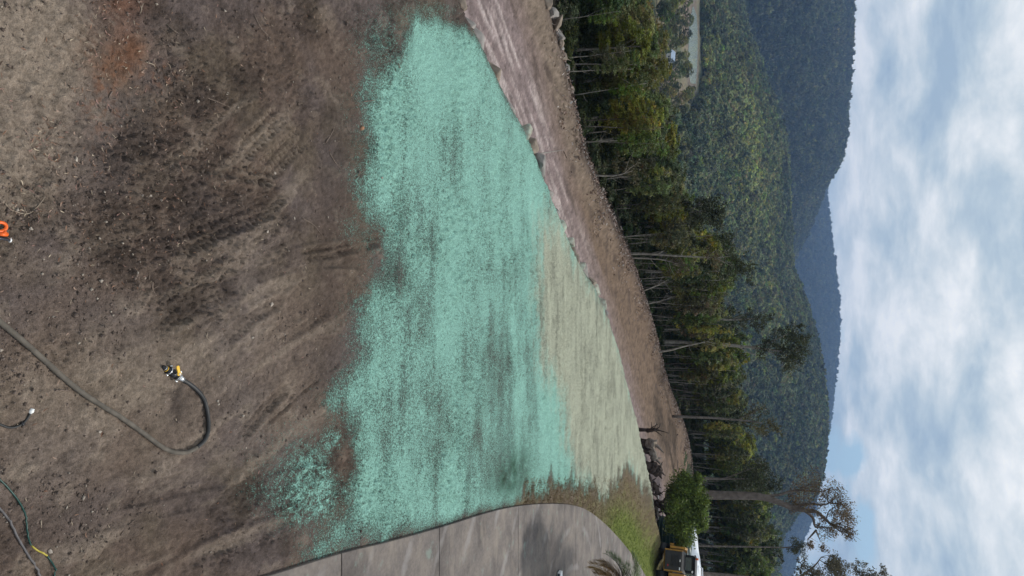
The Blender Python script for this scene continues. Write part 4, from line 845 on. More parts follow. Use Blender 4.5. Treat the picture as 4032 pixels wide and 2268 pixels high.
custom_tree('round_crown_tree', 'small round dark crown alone against the pale sky near the gum', 72.0,
    [(2700, 2150), (2900, 2152), (3050, 2155), (3120, 2158)], 0.10, [(0.05, (3080, 2156), (3120, 2150), (3150, 2148))], [(3140, 2150, 26, 800, .85), (3160, 2165, 22, 600, .85), (3120, 2160, 18, 350, .85)], BARK_GREY, LEAF_EMER, 0.07, 909, depth=0.6)
custom_tree('golden_tree', 'airy golden olive tree over the wood near the top picture edge', 60.0,
    [(2330, 95), (2420, 100), (2480, 110), (2520, 118)], 0.22, [(0.10, (2440, 104), (2490, 70), (2530, 50)), (0.10, (2480, 110), (2540, 140), (2570, 165)), (0.08, (2500, 112), (2550, 95), (2580, 90))],
    [(2500, 60, 40, 700, .8), (2550, 90, 42, 800, .8), (2570, 130, 36, 700, .8), (2545, 165, 34, 600, .8), (2480, 130, 40, 600, .8), (2530, 30, 32, 420, .8), (2430, 60, 40, 500, .8), (2585, 160, 20, 260, .8)], BARK_DARK, LEAF_GOLD, 0.09, 910, depth=2.0)
for lab, base, pts, r in (('pale bare trunk leaning over the wood edge below the tallest emergent crown', (2574, 1386), [(2640, 1378), (2700, 1362), (2750, 1352), (2786, 1345)], 0.085), ('straight pale trunk beside a forked twin in the track wood', (2465, 998), [(2560, 1000), (2680, 1008), (2820, 1015)], 0.09),
                          ('forked pale trunk next to the straight one in the track wood', (2470, 1015), [(2560, 1018), (2620, 1025), (2670, 1040)], 0.06), ('white stemmed leaning sapling at the foot of the debris bank', (2310, 688), [(2370, 692), (2430, 690), (2490, 672)], 0.05), ('crooked pale sapling stem in a gap of the track wood', (2515, 1150), [(2560, 1135), (2600, 1118), (2665, 1080)], 0.05), ('thin pale trunk leaning right in front of the dark wood', (2540, 1200), [(2600, 1185), (2640, 1172), (2680, 1160)], 0.05)):
    b = on_plane(*base, ROAD_Z - 0.1); Yb = b.y; rng = random.Random(int(base[0])); root = empty('bare_tree', (b.x, Yb, H1(b.x, Yb))); tag(root, lab, 'tree', 'pale trunks at the edge of the wood'); O = Vector(root.location)
    q = spline([Vector((0, 0, -.2))] + [at_y(x, y, Yb + .15 * i) - O for i, (x, y) in enumerate(pts)], 4); mb = MB(); n = len(q); mb.tube(q, [r * (1.1 - .7 * i / (n - 1)) for i in range(n)], 7)
    tw = mb
    for t in range(7):
        p = q[rng.randrange(n // 3, n)]; d = Vector((rng.uniform(-1, 1), rng.uniform(-1, 1), rng.uniform(.2, 1.2))).normalized(); L = rng.uniform(.4, 1.2); tw.tube([p, p + d * L * .5, p + d * L + Vector((0, 0, .12))], [r * .4, r * .28, r * .1], 4, False)
    mb.build('trunk', BARK_PALE, root, True); e = q[-1]
    link('crown', leaf_cloud('crown', LEAF_OLIVE, [(e.x, e.y, e.z + .1, .6, 260, .8), (e.x - .4, e.y, e.z - .5, .45, 150, .8)], 0.075, int(base[0])), root)

# round bright shrub in front of the tank
def shrub():
    Y = 50.2; c = at_y(2650, 1995, Y); zg = H1(c.x, Y); root = empty('round_shrub', (c.x, Y, zg)); tag(root, 'rounded bright green shrub standing in front of the dark green tank', 'shrub'); O = Vector(root.location); rng = random.Random(4)
    mb = MB(); mb.tube([(0, 0, -.2), (.05, 0, .4), (.1, .1, .9)], [.16, .13, .10], 8)
    for k in range(10): a = rng.uniform(0, 6.28); d = Vector((math.cos(a), math.sin(a) * .8, rng.uniform(.4, 1.3))); mb.tube([(.08, .05, .5), Vector((.08, .05, .5)) + d * .7, Vector((.08, .05, .5)) + d * 1.5], [.07, .05, .02], 5, False)
    mb.build('trunk', BARK_DARK, root, True)
    B = []
    for ix, iy, r in ((2690, 1890, 34), (2735, 1915, 34), (2665, 1930, 40), (2715, 1960, 46), (2760, 1970, 26), (2660, 1990, 44), (2705, 2020, 50), (2755, 2020, 30), (2665, 2060, 44), (2710, 2080, 44), (2755, 2065, 24), (2690, 2115, 28), (2640, 1960, 22), (2770, 1995, 18), (2745, 1880, 16)):
        p = at_y(ix, iy, Y) - O; B.append((p.x, rng.uniform(-1, 1) * .9, p.z, r * Y / FPX / .94, int(r * 34), .85))
    link('crown', leaf_cloud('crown', LEAF_SHRUB, B, 0.095, 44), root)
shrub()

# ------------------------------------------------------------------ trees, house and bank in the valley clearing
def valley():
    rng = random.Random(15); k = 0; spots = []
    for bx in range(2562, 2668, 13):
        for by in range(-60, 480, 46):
            x = bx + rng.uniform(-9, 9); y = by + rng.uniform(-22, 22)
            if 2602 < x < 2640 and 175 < y < 275: continue
            if rng.random() < 0.30: continue
            spots.append((x, y))
    spots += [(2690, 100), (2688, 250), (2692, 262), (2708, 70), (2702, 345), (2712, 350), (2690, 372), (2700, 400), (2752, 60), (2753, 130), (2754, 190), (2753, 255), (2750, 310), (2748, 340)]
    spots.sort(key=lambda q: q[1])
    for x, y in spots:
        p = on_plane(x, y, VALLEY); h = rng.uniform(5.5, 9.5) * (0.55 if x > 2680 else 1); o = empty('valley_tree', (p.x, p.y, VALLEY), rng.uniform(0, 6.28)); k += 1
        tag(o, '%s tree in the clearing before the lake, %s from picture top' % ('dark round' if k % 3 else 'pale olive', ordinal(k)), 'tree', 'trees scattered in the valley clearing')
        sc = h / 7.6; t = link('trunk', FULL_TR[k % 6], o); t.scale = (sc, sc, sc * .8); c = link('crown', FULL_CR[(k * 3) % 8], o); w = sc * rng.uniform(1.3, 1.9); c.scale = (w, w, sc * 1.15); c.location = (0, 0, 1.2 * sc)
    # house
    p = on_plane(2626, 236, VALLEY); root = empty('farm_house', (p.x, p.y, VALLEY), R(-18)); root.scale = (.75, .75, .75); tag(root, 'small pale house with bluish white metal roof among valley trees', 'house')
    wall = mat_plain('house_wall', (0.62, 0.62, 0.60), 0.8); roof = mat_plain('metal_roof', (0.36, 0.44, 0.55), 0.4, 0.2, 0.08, 3); glass = mat_plain('house_glass', (0.03, 0.04, 0.05), 0.1, 0, .1, 3, spec=.8)
    MB().box((0, 0, 1.4), (9, 6, 3.0)).build('wall', wall, root)
    rf = MB(); rf.prism([(-3.6, 2.85), (0, 4.9), (3.6, 2.85), (3.6, 2.75), (0, 4.75), (-3.6, 2.75)], -5.0, 5.0, 'x').build('roof', roof, root)
    for x in (-3, 0, 3):
        w = MB().box((x, -3.05, 1.5), (1.4, .08, 1.2)).build('window', wall, root); MB().box((x, -3.11, 1.5), (1.2, .06, 1.0)).build('pane', glass, w)
    MB().box((1.5, -3.06, 1.0), (.9, .1, 2.0)).build('door', glass, root)
    q = on_plane(2626, 212, VALLEY); mb = MB(); mb.tube([(0, 0, 0), (0, 0, 2.2), (0, 0, 2.5)], [1.6, 1.6, .5], 16); t = mb.build('farm_tank', mat_plain('teal_tank', (0.03, 0.12, 0.12), 0.5)); t.location = (q.x, q.y, VALLEY); tag(t, 'small teal tank beside the valley house', 'tank')
valley()

# ------------------------------------------------------------------ rocks
ROCK = [mat_plain('rock_tan', (0.24, 0.195, 0.155), 0.9, 0, 0.4, 3.0, 0.6, spec=.15), mat_plain('rock_grey', (0.26, 0.24, 0.22), 0.9, 0, 0.35, 3.0, 0.6, spec=.15), mat_plain('rock_mulched', (0.36, 0.42, 0.34), 0.9, 0, 0.25, 5.0, 0.6, spec=.1, dirt=(0.26, 0.22, 0.18))]
def rock_mesh(seed, size, mat, n=15):
    rng = random.Random(seed); bm = bmesh.new()
    for k in range(n):
        v = Vector((rng.gauss(0, 1), rng.gauss(0, 1), rng.gauss(0, 1))).normalized(); m = max(abs(v.x), abs(v.y), abs(v.z)); v = v / (m ** 0.8) * rng.uniform(.72, 1.05); bm.verts.new((v.x * size[0] / 2, v.y * size[1] / 2, v.z * size[2] / 2))
    r = bmesh.ops.convex_hull(bm, input=bm.verts[:]); bmesh.ops.delete(bm, geom=list({g for g in r['geom_interior'] + r['geom_unused'] if isinstance(g, bmesh.types.BMVert)}), context='VERTS')
    bmesh.ops.bevel(bm, geom=bm.edges[:], offset=min(size) * .05, segments=1, affect='EDGES')
    bmesh.ops.recalc_face_normals(bm, faces=bm.faces); me = bpy.data.meshes.new('rock'); bm.to_mesh(me); bm.free(); me.materials.append(mat); return me
def rocks():
    rng = random.Random(21)
    # row of rocks holding the edge of the pad
    ev = EDGE[2:14]; acc = [0]
    for i in range(len(ev) - 1): acc.append(acc[-1] + math.dist(ev[i], ev[i + 1]))
    s = 0.2; k = 0
    while s < acc[-1]:
        i = max(j for j in range(len(acc) - 1) if acc[j] <= s); t = (s - acc[i]) / (acc[i + 1] - acc[i]); ax, ay = ev[i]; bx, by = ev[i + 1]; L = math.dist(ev[i], ev[i + 1]); nx, ny = -(by - ay) / L, (bx - ax) / L
        ln = rng.uniform(.55, 1.25); x = ax + (bx - ax) * t + nx * rng.uniform(.12, .34); y = ay + (by - ay) * t + ny * rng.uniform(.12, .34); k += 1
        o = link('edging_rock', rock_mesh(700 + k, (ln, rng.uniform(.45, .7), rng.uniform(.55, .85)), ROCK[2 if (rng.random() < .6 and k > 2) else rng.randrange(2)])); o.location = (x, y, rng.uniform(-.27, -.14)); o.rotation_euler = (rng.uniform(-.1, .1), rng.uniform(-.1, .1), math.atan2(by - ay, bx - ax) + rng.uniform(-.15, .15))
        tag(o, 'pale rock edging the green mulch, %s from the top along the track' % ordinal(k), 'rock', 'rocks edging the mulched pad'); s += ln * rng.uniform(.95, 1.35)
    for k, (ix, iy, sz) in enumerate(((2118, 12, .8), (2138, 60, .8), (2150, 92, 1.0), (2166, 138, .9), (2172, 172, .7), (2180, 192, .5), (2196, 228, .6), (2208, 272, .6), (2236, 348, .75), (2244, 356, .45))):
        p = on_plane(ix, iy, ROAD_Z); o = link('shoulder_boulder', rock_mesh(760 + k, (sz * .85, sz * .6, sz * .5), ROCK[k % 2])); o.location = (p.x, p.y, H1(p.x, p.y) + sz * .12); o.rotation_euler = (0, 0, k * 1.3)
        tag(o, 'tan boulder on the outer shoulder of the track, %s from picture top' % ordinal(k + 1), 'rock', 'boulders on the outer shoulder')
    PEB = mat_plain('pebble', (0.36, 0.31, 0.26), 0.85, 0, .3, 20, .3, spec=.2); BRK = mat_plain('brick_stone', (0.30, 0.16, 0.09), 0.9, 0, .3, 20, .3)
    for k, (ix, iy, sz, br) in enumerate(((1424, 505, .12, 1), (1090, 680, .07, 0), (845, 375, .05, 0), (632, 790, .05, 0), (548, 770, .05, 0), (588, 772, .05, 0), (990, 1330, .05, 0), (1040, 912, .06, 0), (300, 628, .06, 0), (860, 1580, .05, 0), (866, 1592, .04, 0), (200, 2172, .06, 0), (120, 900, .05, 0), (1500, 700, .06, 0), (1155, 860, .05, 0), (390, 1700, .04, 0), (1070, 1200, .09, 0), (890, 370, .05, 0))):
        p = on_plane(ix, iy); o = link('stone', rock_mesh(800 + k, (sz, sz * .8, sz * .6), BRK if br else PEB, 14)); o.location = (p.x, p.y, gz(p.x, p.y) + sz * .15); o.rotation_euler = (0, 0, k * .9)
        tag(o, 'orange brown stone at the near edge of the green mulch' if br else 'small pale stone on bare soil, %s nearest the top of the picture' % ordinal(sorted([505, 680, 375, 790, 770, 772, 1330, 912, 628, 1580, 1592, 2172, 900, 700, 860, 1700, 1200, 370][1:]).index(iy) + 1), 'stone', None if br else 'pale stones on the bare soil')
rocks()
def sticks():
    TW = mat_plain('dead_twig', (0.16, 0.12, 0.095), 0.9, 0, .35, 30); TWP = mat_plain('dry_twig', (0.30, 0.24, 0.18), 0.9, 0, .3, 30); rng = random.Random(8)
    L = [([(590, 1110), (600, 1140), (612, 1165)], .012, 0), ([(580, 1100), (588, 1085), (585, 1075)], .008, 0), ([(20, 800), (50, 826), (110, 842), (140, 815), (170, 775)], .007, 1), ([(590, 850), (640, 880), (700, 865)], .006, 0), ([(815, 385), (850, 400), (900, 420)], .008, 0), ([(1290, 560), (1310, 520), (1325, 480)], .011, 0), ([(1300, 600), (1325, 640), (1340, 660)], .010, 0), ([(1360, 500), (1380, 520)], .009, 0),
         ([(820, 1310), (812, 1330), (828, 1345)], .007, 1), ([(230, 1535), (265, 1538), (290, 1540)], .008, 0), ([(110, 1868), (135, 1860)], .008, 0), ([(170, 2050), (172, 2080)], .008, 1), ([(480, 2110), (500, 2080), (545, 2045)], .006, 0), ([(1190, 860), (1235, 885), (1270, 925)], .009, 0), ([(1070, 950), (1040, 965), (1015, 985)], .008, 0), ([(540, 10), (550, 35), (548, 55)], .008, 1), ([(570, 245), (600, 255), (612, 270)], .008, 1), ([(650, 100), (665, 125), (690, 130)], .008, 0), ([(1430, 400), (1475, 395)], .012, 0), ([(1560, 250), (1580, 285)], .012, 0), ([(440, 360), (432, 385), (460, 395)], .009, 0), ([(720, 120), (740, 140)], .008, 0), ([(1000, 60), (1020, 110), (1050, 140)], .010, 0), ([(280, 950), (330, 985)], .006, 0)]
    for k, (pp, r, m) in enumerate(L):
        q = [on_plane(*p) for p in pp]; q = [Vector((p.x, p.y, gz(p.x, p.y) + r * .9)) for p in q]; O = q[0].copy(); q = spline([p - O for p in q], 4); n = len(q); mb = MB(); mb.tube(q, [r * (1 - .6 * i / (n - 1)) for i in range(n)], 6)
        if len(pp) > 2:
            p = q[n // 2]; d = Vector((rng.uniform(-1, 1), rng.uniform(-1, 1), .15)); mb.tube([p, p + d * .08], [r * .5, r * .2], 4, False)
        o = mb.build('stick', TWP if m else TW, None, True); o.location = O
        rank = sorted(range(len(L)), key=lambda j: L[j][0][0][1]).index(k) + 1
        tag(o, '%s stick on the bare soil, %s from the top of the picture' % ('pale dry' if m else 'dark dead', ordinal(rank)), 'stick', 'sticks lying on the bare soil')
sticks()

# ------------------------------------------------------------------ hoses and fittings
RUB = mat_plain('black_rubber', (0.022, 0.022, 0.022), 0.55, 0, .3, 8); RUBD = mat_plain('dusty_rubber', (0.105, 0.09, 0.072), 0.85, 0, .3, 10); CHROME = mat_plain('bright_steel', (0.80, 0.80, 0.79), 0.28, 0.9, .05, 20); WHT = mat_plain('white_plastic', (0.82, 0.82, 0.80), 0.4, 0, .05, 10); YEL = mat_plain('yellow_enamel', (0.80, 0.47, 0.04), 0.35, 0, .06, 10); BLKM = mat_plain('black_fitting', (0.018, 0.018, 0.02), 0.35, 0, .2, 15); ORG = mat_plain('orange_paint', (0.80, 0.13, 0.015), 0.4, 0, .12, 20); GRNH = mat_plain('green_hose_skin', (0.006, 0.050, 0.040), 0.4, 0, .1, 15); YELH = mat_plain('yellow_hose_skin', (0.42, 0.34, 0.05), 0.5, 0, .1, 15); GRYH = mat_plain('grey_hose_skin', (0.115, 0.105, 0.105), 0.6, 0, .15, 15)
def lay(pp, r, per=6):
    q = spline([Vector((*on_plane(*p)[:2], 0)) for p in pp], per); Z = ground_at([p.x for p in q], [p.y for p in q])[0]
    Zs = np.convolve(np.pad(Z, 4, mode='edge'), np.ones(9) / 9, 'valid'); Zs = np.maximum(Zs, Z - r * .4); return [Vector((p.x, p.y, z + r * .92)) for p, z in zip(q, Zs)]
def hose_part(name, q, O, r, mat, root, n=10): return MB().tube([p - O for p in q], r, n).build(name, mat, root, True)
def hoses():
    # main spray hose with ball valve and nozzle
    q = lay([(-90, 1200), (0, 1275), (60, 1322), (150, 1402), (250, 1490), (350, 1568), (480, 1650), (560, 1705), (640, 1762), (690, 1781), (740, 1776), (790, 1740), (814, 1690), (815, 1630), (795, 1565), (762, 1525), (722, 1499), (706, 1490)], .028)
    O = q[0].copy(); root = empty('spray_hose', O); tag(root, 'thick spray hose curling to a valve with yellow handle on bare soil', 'hose')
    c = int(len(q) * .62); hose_part('dusty_hose', q[:c + 1], O, .028, RUBD, root); hose_part('clean_hose', q[c:], O, .0275, RUB, root)
    e = q[-1]; tip = on_plane(632, 1442); d = Vector((tip.x - e.x, tip.y - e.y, 0)); TL = d.length; d.normalize(); z0 = e.z + .012; R3 = Matrix.Rotation(math.atan2(d.y, d.x), 3, 'Z')
    fr = empty('valve', (0, 0, 0)); fr.parent = root; bpy.data.objects.remove(fr)
    def at(t, up=0.0, sd=0.0): return Vector((e.x, e.y, z0)) + d * (TL * t) + Vector((-d.y, d.x, 0)) * sd + Vector((0, 0, up)) - O
    MB().tube([at(-.10), at(.10)], .033, 12).build('steel_ferrule', CHROME, root, True)
    MB().tube([at(.09), at(.13), at(.14), at(.22), at(.23), at(.27)], [.036, .036, .052, .052, .042, .042], 10).build('coupling_body', BLKM, root, True)
    for sgn in (-1, 1): MB().tube([at(.10, 0, sgn * .058), at(.16, .01, sgn * .07), at(.22, 0, sgn * .058)], .011, 6).build('cam_lever', CHROME, root, True)
    MB().tube([at(.145), at(.165)], .0545, 12).build('steel_band', CHROME, root, True); MB().tube([at(.205), at(.22)], .0545, 12).build('steel_band', CHROME, root, True)
    MB().tube([at(.27), at(.36), at(.42), at(.52), at(.56)], [.04, .046, .058, .046, .042], 12).build('valve_body', BLKM, root, True)
    piv = at(.40, .075); MB().tube([at(.40, .03), at(.40, .085)], .016, 8).build('valve_stem', CHROME, root, True)
    hd = on_plane(692, 1441, .09) ; hd = Vector((hd.x, hd.y, 0)) - Vector((piv.x + O.x, piv.y + O.y, 0)); hl = hd.length; hd.normalize(); sd_ = Vector((-hd.y, hd.x, 0)); h = MB(); pl = []
    for t, w in ((-.18, .014), (-.12, .026), (0, .030), (.12, .026), (.25, .018), (.8, .022), (.95, .020), (1.02, .012)): pl.append((piv + hd * hl * t, w))
    i = 0
    for zz in (.008, .02):
        for p, w in pl: h.v.append(tuple(p + sd_ * w + Vector((0, 0, zz)))); h.v.append(tuple(p - sd_ * w + Vector((0, 0, zz))))
    m = 2 * len(pl)
    for k in range(len(pl) - 1):
        a = 2 * k; h.f += [(a, a + 1, a + 3, a + 2), (m + a, m + a + 2, m + a + 3, m + a + 1), (a, a + 2, m + a + 2, m + a), (a + 1, m + a + 1, m + a + 3, a + 3)]
    h.f += [(0, m, m + 1, 1), (m - 2, m - 1, 2 * m - 1, 2 * m - 2)]
    hn = h.build('valve_handle', YEL, root); MB().tube([piv + Vector((0, 0, .02)), piv + Vector((0, 0, .03))], .013, 6).build('nut', CHROME, hn)
    MB().tube([at(.56), at(.60), at(.61), at(.70), at(.71), at(.76)], [.045, .045, .052, .052, .04, .038], 10).build('nozzle_coupling', BLKM, root, True); MB().tube([at(.63), at(.66)], .0545, 12).build('steel_band', CHROME, root, True)
    for sgn in (-1, 1): MB().tube([at(.62, 0, sgn * .055), at(.66, .015, sgn * .068), at(.71, 0, sgn * .052)], .010, 6).build('cam_lever', CHROME, root, True)
    nz = MB().tube([at(.76), at(.88), at(1.0)], [.034, .026, .016], 10).build('nozzle', BLKM, root, True); MB().tube([at(.78), at(.80)], .0355, 10).build('brass_ring', YEL, nz); MB().tube([at(.85), at(.87)], .031, 10).build('steel_ring', CHROME, nz)
    # thin black hose with white coupling
    q = lay([(-60, 1650), (0, 1671), (28, 1682), (60, 1683), (92, 1669), (110, 1648), (120, 1628)], .012); O = q[0].copy(); root = empty('thin_hose', O); tag(root, 'short thin black hose ending in a white coupling', 'hose'); hose_part('hose', q, O, .012, RUB, root, 8)
    a, b = q[-1], Vector((*on_plane(127, 1609)[:2], q[-1].z + .01)); MB().tube([a - O, a.lerp(b, .2) - O, a.lerp(b, .25) - O, a.lerp(b, .7) - O, a.lerp(b, .75) - O, b - O], [.016, .018, .024, .024, .02, .021], 10).build('coupling', WHT, root, True)
    k = len(q) * 4 // 6; MB().tube([q[k - 1] - O, q[k + 1] - O], .022, 8).build('collar', BLKM, root, True)
    # green garden hose with a yellow length
    q = lay([(-60, 1840), (0, 1888), (40, 1925), (75, 1966), (98, 2010), (110, 2060), (115, 2110), (124, 2148), (150, 2170), (185, 2188), (203, 2212), (212, 2242), (207, 2285), (190, 2330)], .0085, 5); O = q[0].copy(); root = empty('garden_hose', O); tag(root, 'thin green garden hose with a short yellow length', 'hose')
    hose_part('green_hose', q[:36], O, .0085, GRNH, root, 8); hose_part('yellow_hose', q[35:46], O, .0085, YELH, root, 8); hose_part('green_hose', q[45:], O, .0085, GRNH, root, 8)
    q = lay([(-60, 1930), (0, 1998), (40, 2052), (75, 2120), (110, 2190), (155, 2268), (190, 2340)], .011); O = q[0].copy(); root = tag(MB().tube([p - O for p in q], .011, 8).build('grey_hose', GRYH, None, True), 'thin grey hose running beside the green garden hose', 'hose'); root.location = O
    # orange lifting hook and rod at the near edge
    c = on_plane(-2, 888); z = gz(c.x, c.y); root = empty('lifting_hook', (c.x, c.y, z)); tag(root, 'bright orange steel hook at the left picture edge', 'hook')
    pts = []
    for t in range(13): a = R(-120 + 255 * t / 12); p = on_plane(-8 + 26 * math.cos(a) , 893 + 18 * math.sin(a)) - Vector((c.x, c.y, 0)); pts.append(Vector((p.x, p.y, .035)))
    MB().tube(pts, [.016] * 11 + [.014, .010], 10).build('hook_bow', ORG, root, True)
    a = on_plane(4, 913) - Vector((c.x, c.y, 0)); b = on_plane(20, 923) - Vector((c.x, c.y, 0)); MB().tube([Vector((a.x, a.y, .04)), Vector((b.x, b.y, .03))], [.024, .018], 8).build('hook_shank', ORG, root, True)
    a = on_plane(-14, 922) - Vector((c.x, c.y, 0)); MB().tube([Vector((a.x, a.y, .05)), Vector((b.x, b.y, .035))], [.018, .022], 8).build('hook_latch', ORG, root, True)
    a, b = on_plane(-60, 928), on_plane(33, 946); za = gz(b.x, b.y); root = empty('steel_rod', (b.x, b.y, za)); tag(root, 'dark steel rod with a white washer on its end below the orange hook', 'rod'); A = a - Vector((b.x, b.y, 0)); A.z = .03; Bq = Vector((0, 0, .025))
    MB().tube([A, Bq], .014, 10).build('rod', mat_plain('dark_steel', (0.07, 0.07, 0.08), .4, .6), root, True); dd = (Bq - A).normalized(); MB().tube([Bq - dd * .002, Bq + dd * .010], .021, 14).build('washer', WHT, root, True); MB().tube([Bq, Bq + dd * .013], .008, 8).build('bolt', BLKM, root, True)
hoses()

# ------------------------------------------------------------------ stump pile
def stumps():
    W1 = mat_plain('dead_wood_grey', (0.19, 0.165, 0.14), .95, 0, .5, 4, .6, spec=.1); W2 = mat_plain('dead_wood_dark', (0.055, 0.042, 0.035), .95, 0, .5, 4, .6, spec=.1); W3 = mat_plain('cut_wood', (0.34, 0.27, 0.20), .9, 0, .25, 12)
    L = [('spiky dark root ball leaning at the far end of the stump pile', (2548, 1695), (2580, 1690), .14, W2, 9), ('short cut log with pale end grain in the stump pile', (2555, 1745), (2578, 1752), .30, W1, 3), ('grey weathered log with branch stubs in the middle of the stump pile', (2562, 1770), (2576, 1815), .26, W1, 6), ('dark earthy root clump in the middle of the stump pile', (2560, 1835), (2592, 1860), .40, W2, 12),
         ('long low dark log on the lawn side of the stump pile', (2548, 1870), (2560, 1935), .22, W2, 6), ('brown trunk with knobbed end near the white pipe', (2568, 1900), (2590, 1945), .20, W2, 5), ('twisted dark stump with upright roots beside the round shrub', (2562, 1985), (2595, 1978), .22, W2, 9), ('bent grey branch in front of the stump by the tank', (2556, 1965), (2592, 2035), .10, W1, 4), ('dark split log nearest the green tank', (2562, 2010), (2572, 2045), .22, W2, 4)]
    for k, (lab, a, b, r, m, nr) in enumerate(L):
        rng = random.Random(90 + k); Y = 47.5 + .25 * (k % 3) + 2.0 * (k > 5); A = at_y(a[0], a[1], Y); B = at_y(b[0], b[1], Y + rng.uniform(-.4, .4)); zg = H1(A.x, Y); root = empty('uprooted_stump', (A.x, Y, zg)); tag(root, lab, 'stump', 'stumps and logs piled at the pad edge'); O = Vector(root.location); A -= O; B -= O; A.z = max(A.z, .1)
        mid = A.lerp(B, .5) + Vector((0, rng.uniform(-.1, .1), .06)); q = spline([A, mid, B], 5); n = len(q); mb = MB(); mb.tube(q, [r * (1 + .15 * math.sin(i * 1.7 + k)) * (1.1 - .25 * i / n) for i in range(n)], 9); mb.build('log', m, root, True); dv = (B - A).normalized()
        MB().tube([B - dv * .01, B + dv * .012], r * .80, 9).build('cut_end', W3 if m is W1 else W2, root)
        rt = MB()
        for t in range(nr):
            p = q[rng.randrange(n)] + Vector((0, 0, r * .3)); d = Vector((rng.uniform(-1, 1), rng.uniform(-1, 1), rng.uniform(-.1, 1))).normalized(); Lr = rng.uniform(.3, .9); rt.tube([p, p + d * Lr * .5 + Vector((0, 0, .05)), p + d * Lr + Vector((rng.uniform(-.15, .15), 0, rng.uniform(-.1, .2)))], [r * .38, r * .24, .015], 6, False)
        rt.build('roots', m, root, True)
        zc = MB(); zc.tube([Vector((A.x, 0, -.2)), Vector((A.x * .6 + mid.x * .4, 0, mid.z * .7))], [r * 1.1, r * .8], 8); zc.build('base', W2, root, True)
    Y = 52.5; A, B = at_y(2592, 1912, Y), at_y(2593, 2046, Y); zg = H1(A.x, Y); root = empty('white_pipe', (A.x, Y, zg)); tag(root, 'thin white pipe rail behind the stump pile', 'pipe'); O = Vector(root.location); MB().tube([A - O, B - O], .035, 8).build('rail', WHT, root, True)
    for t in (.05, .5, .95): p = A.lerp(B, t) - O; MB().tube([(p.x, p.y, -.1), p], .03, 6).build('post', WHT, root, True)
stumps()

# ------------------------------------------------------------------ tank, loader, covered vehicle
def tank():
    Y = 53.3; c = at_y(2640, 2128, Y); r = 1.72; zg = H1(c.x, Y) ; root = empty('water_tank', (c.x, Y, zg)); tag(root, 'dark green ribbed water tank behind the round shrub', 'tank'); g = mat_plain('green_tank_sheet', (0.010, 0.042, 0.040), .45, 0, .15, 3); rib = mat_plain('tank_rib', (0.10, 0.15, 0.14), .5)
    zt = z_for(2716, c.x, Y) - zg; MB().tube([(0, 0, -.3), (0, 0, zt), (0, 0, zt + .02)], [r, r, r * .99], 48).build('wall', g, root, True)
    rf = MB().tube([(0, 0, zt), (0, 0, zt + .16)], [r * 1.02, r * .15], 48).build('roof', g, root, True); MB().tube([(.9, -.9, zt), (.9, -.9, zt + .16)], .25, 16).build('hatch', g, rf)
    nb = 9
    for k in range(nb):
        z = -.05 + (zt) * k / (nb - .5); pts = [(r * 1.004 * math.cos(2 * math.pi * j / 48), r * 1.004 * math.sin(2 * math.pi * j / 48), z) for j in range(49)]; MB().tube(pts, .016, 5, False).build('rib', rib, root, True)
tank()
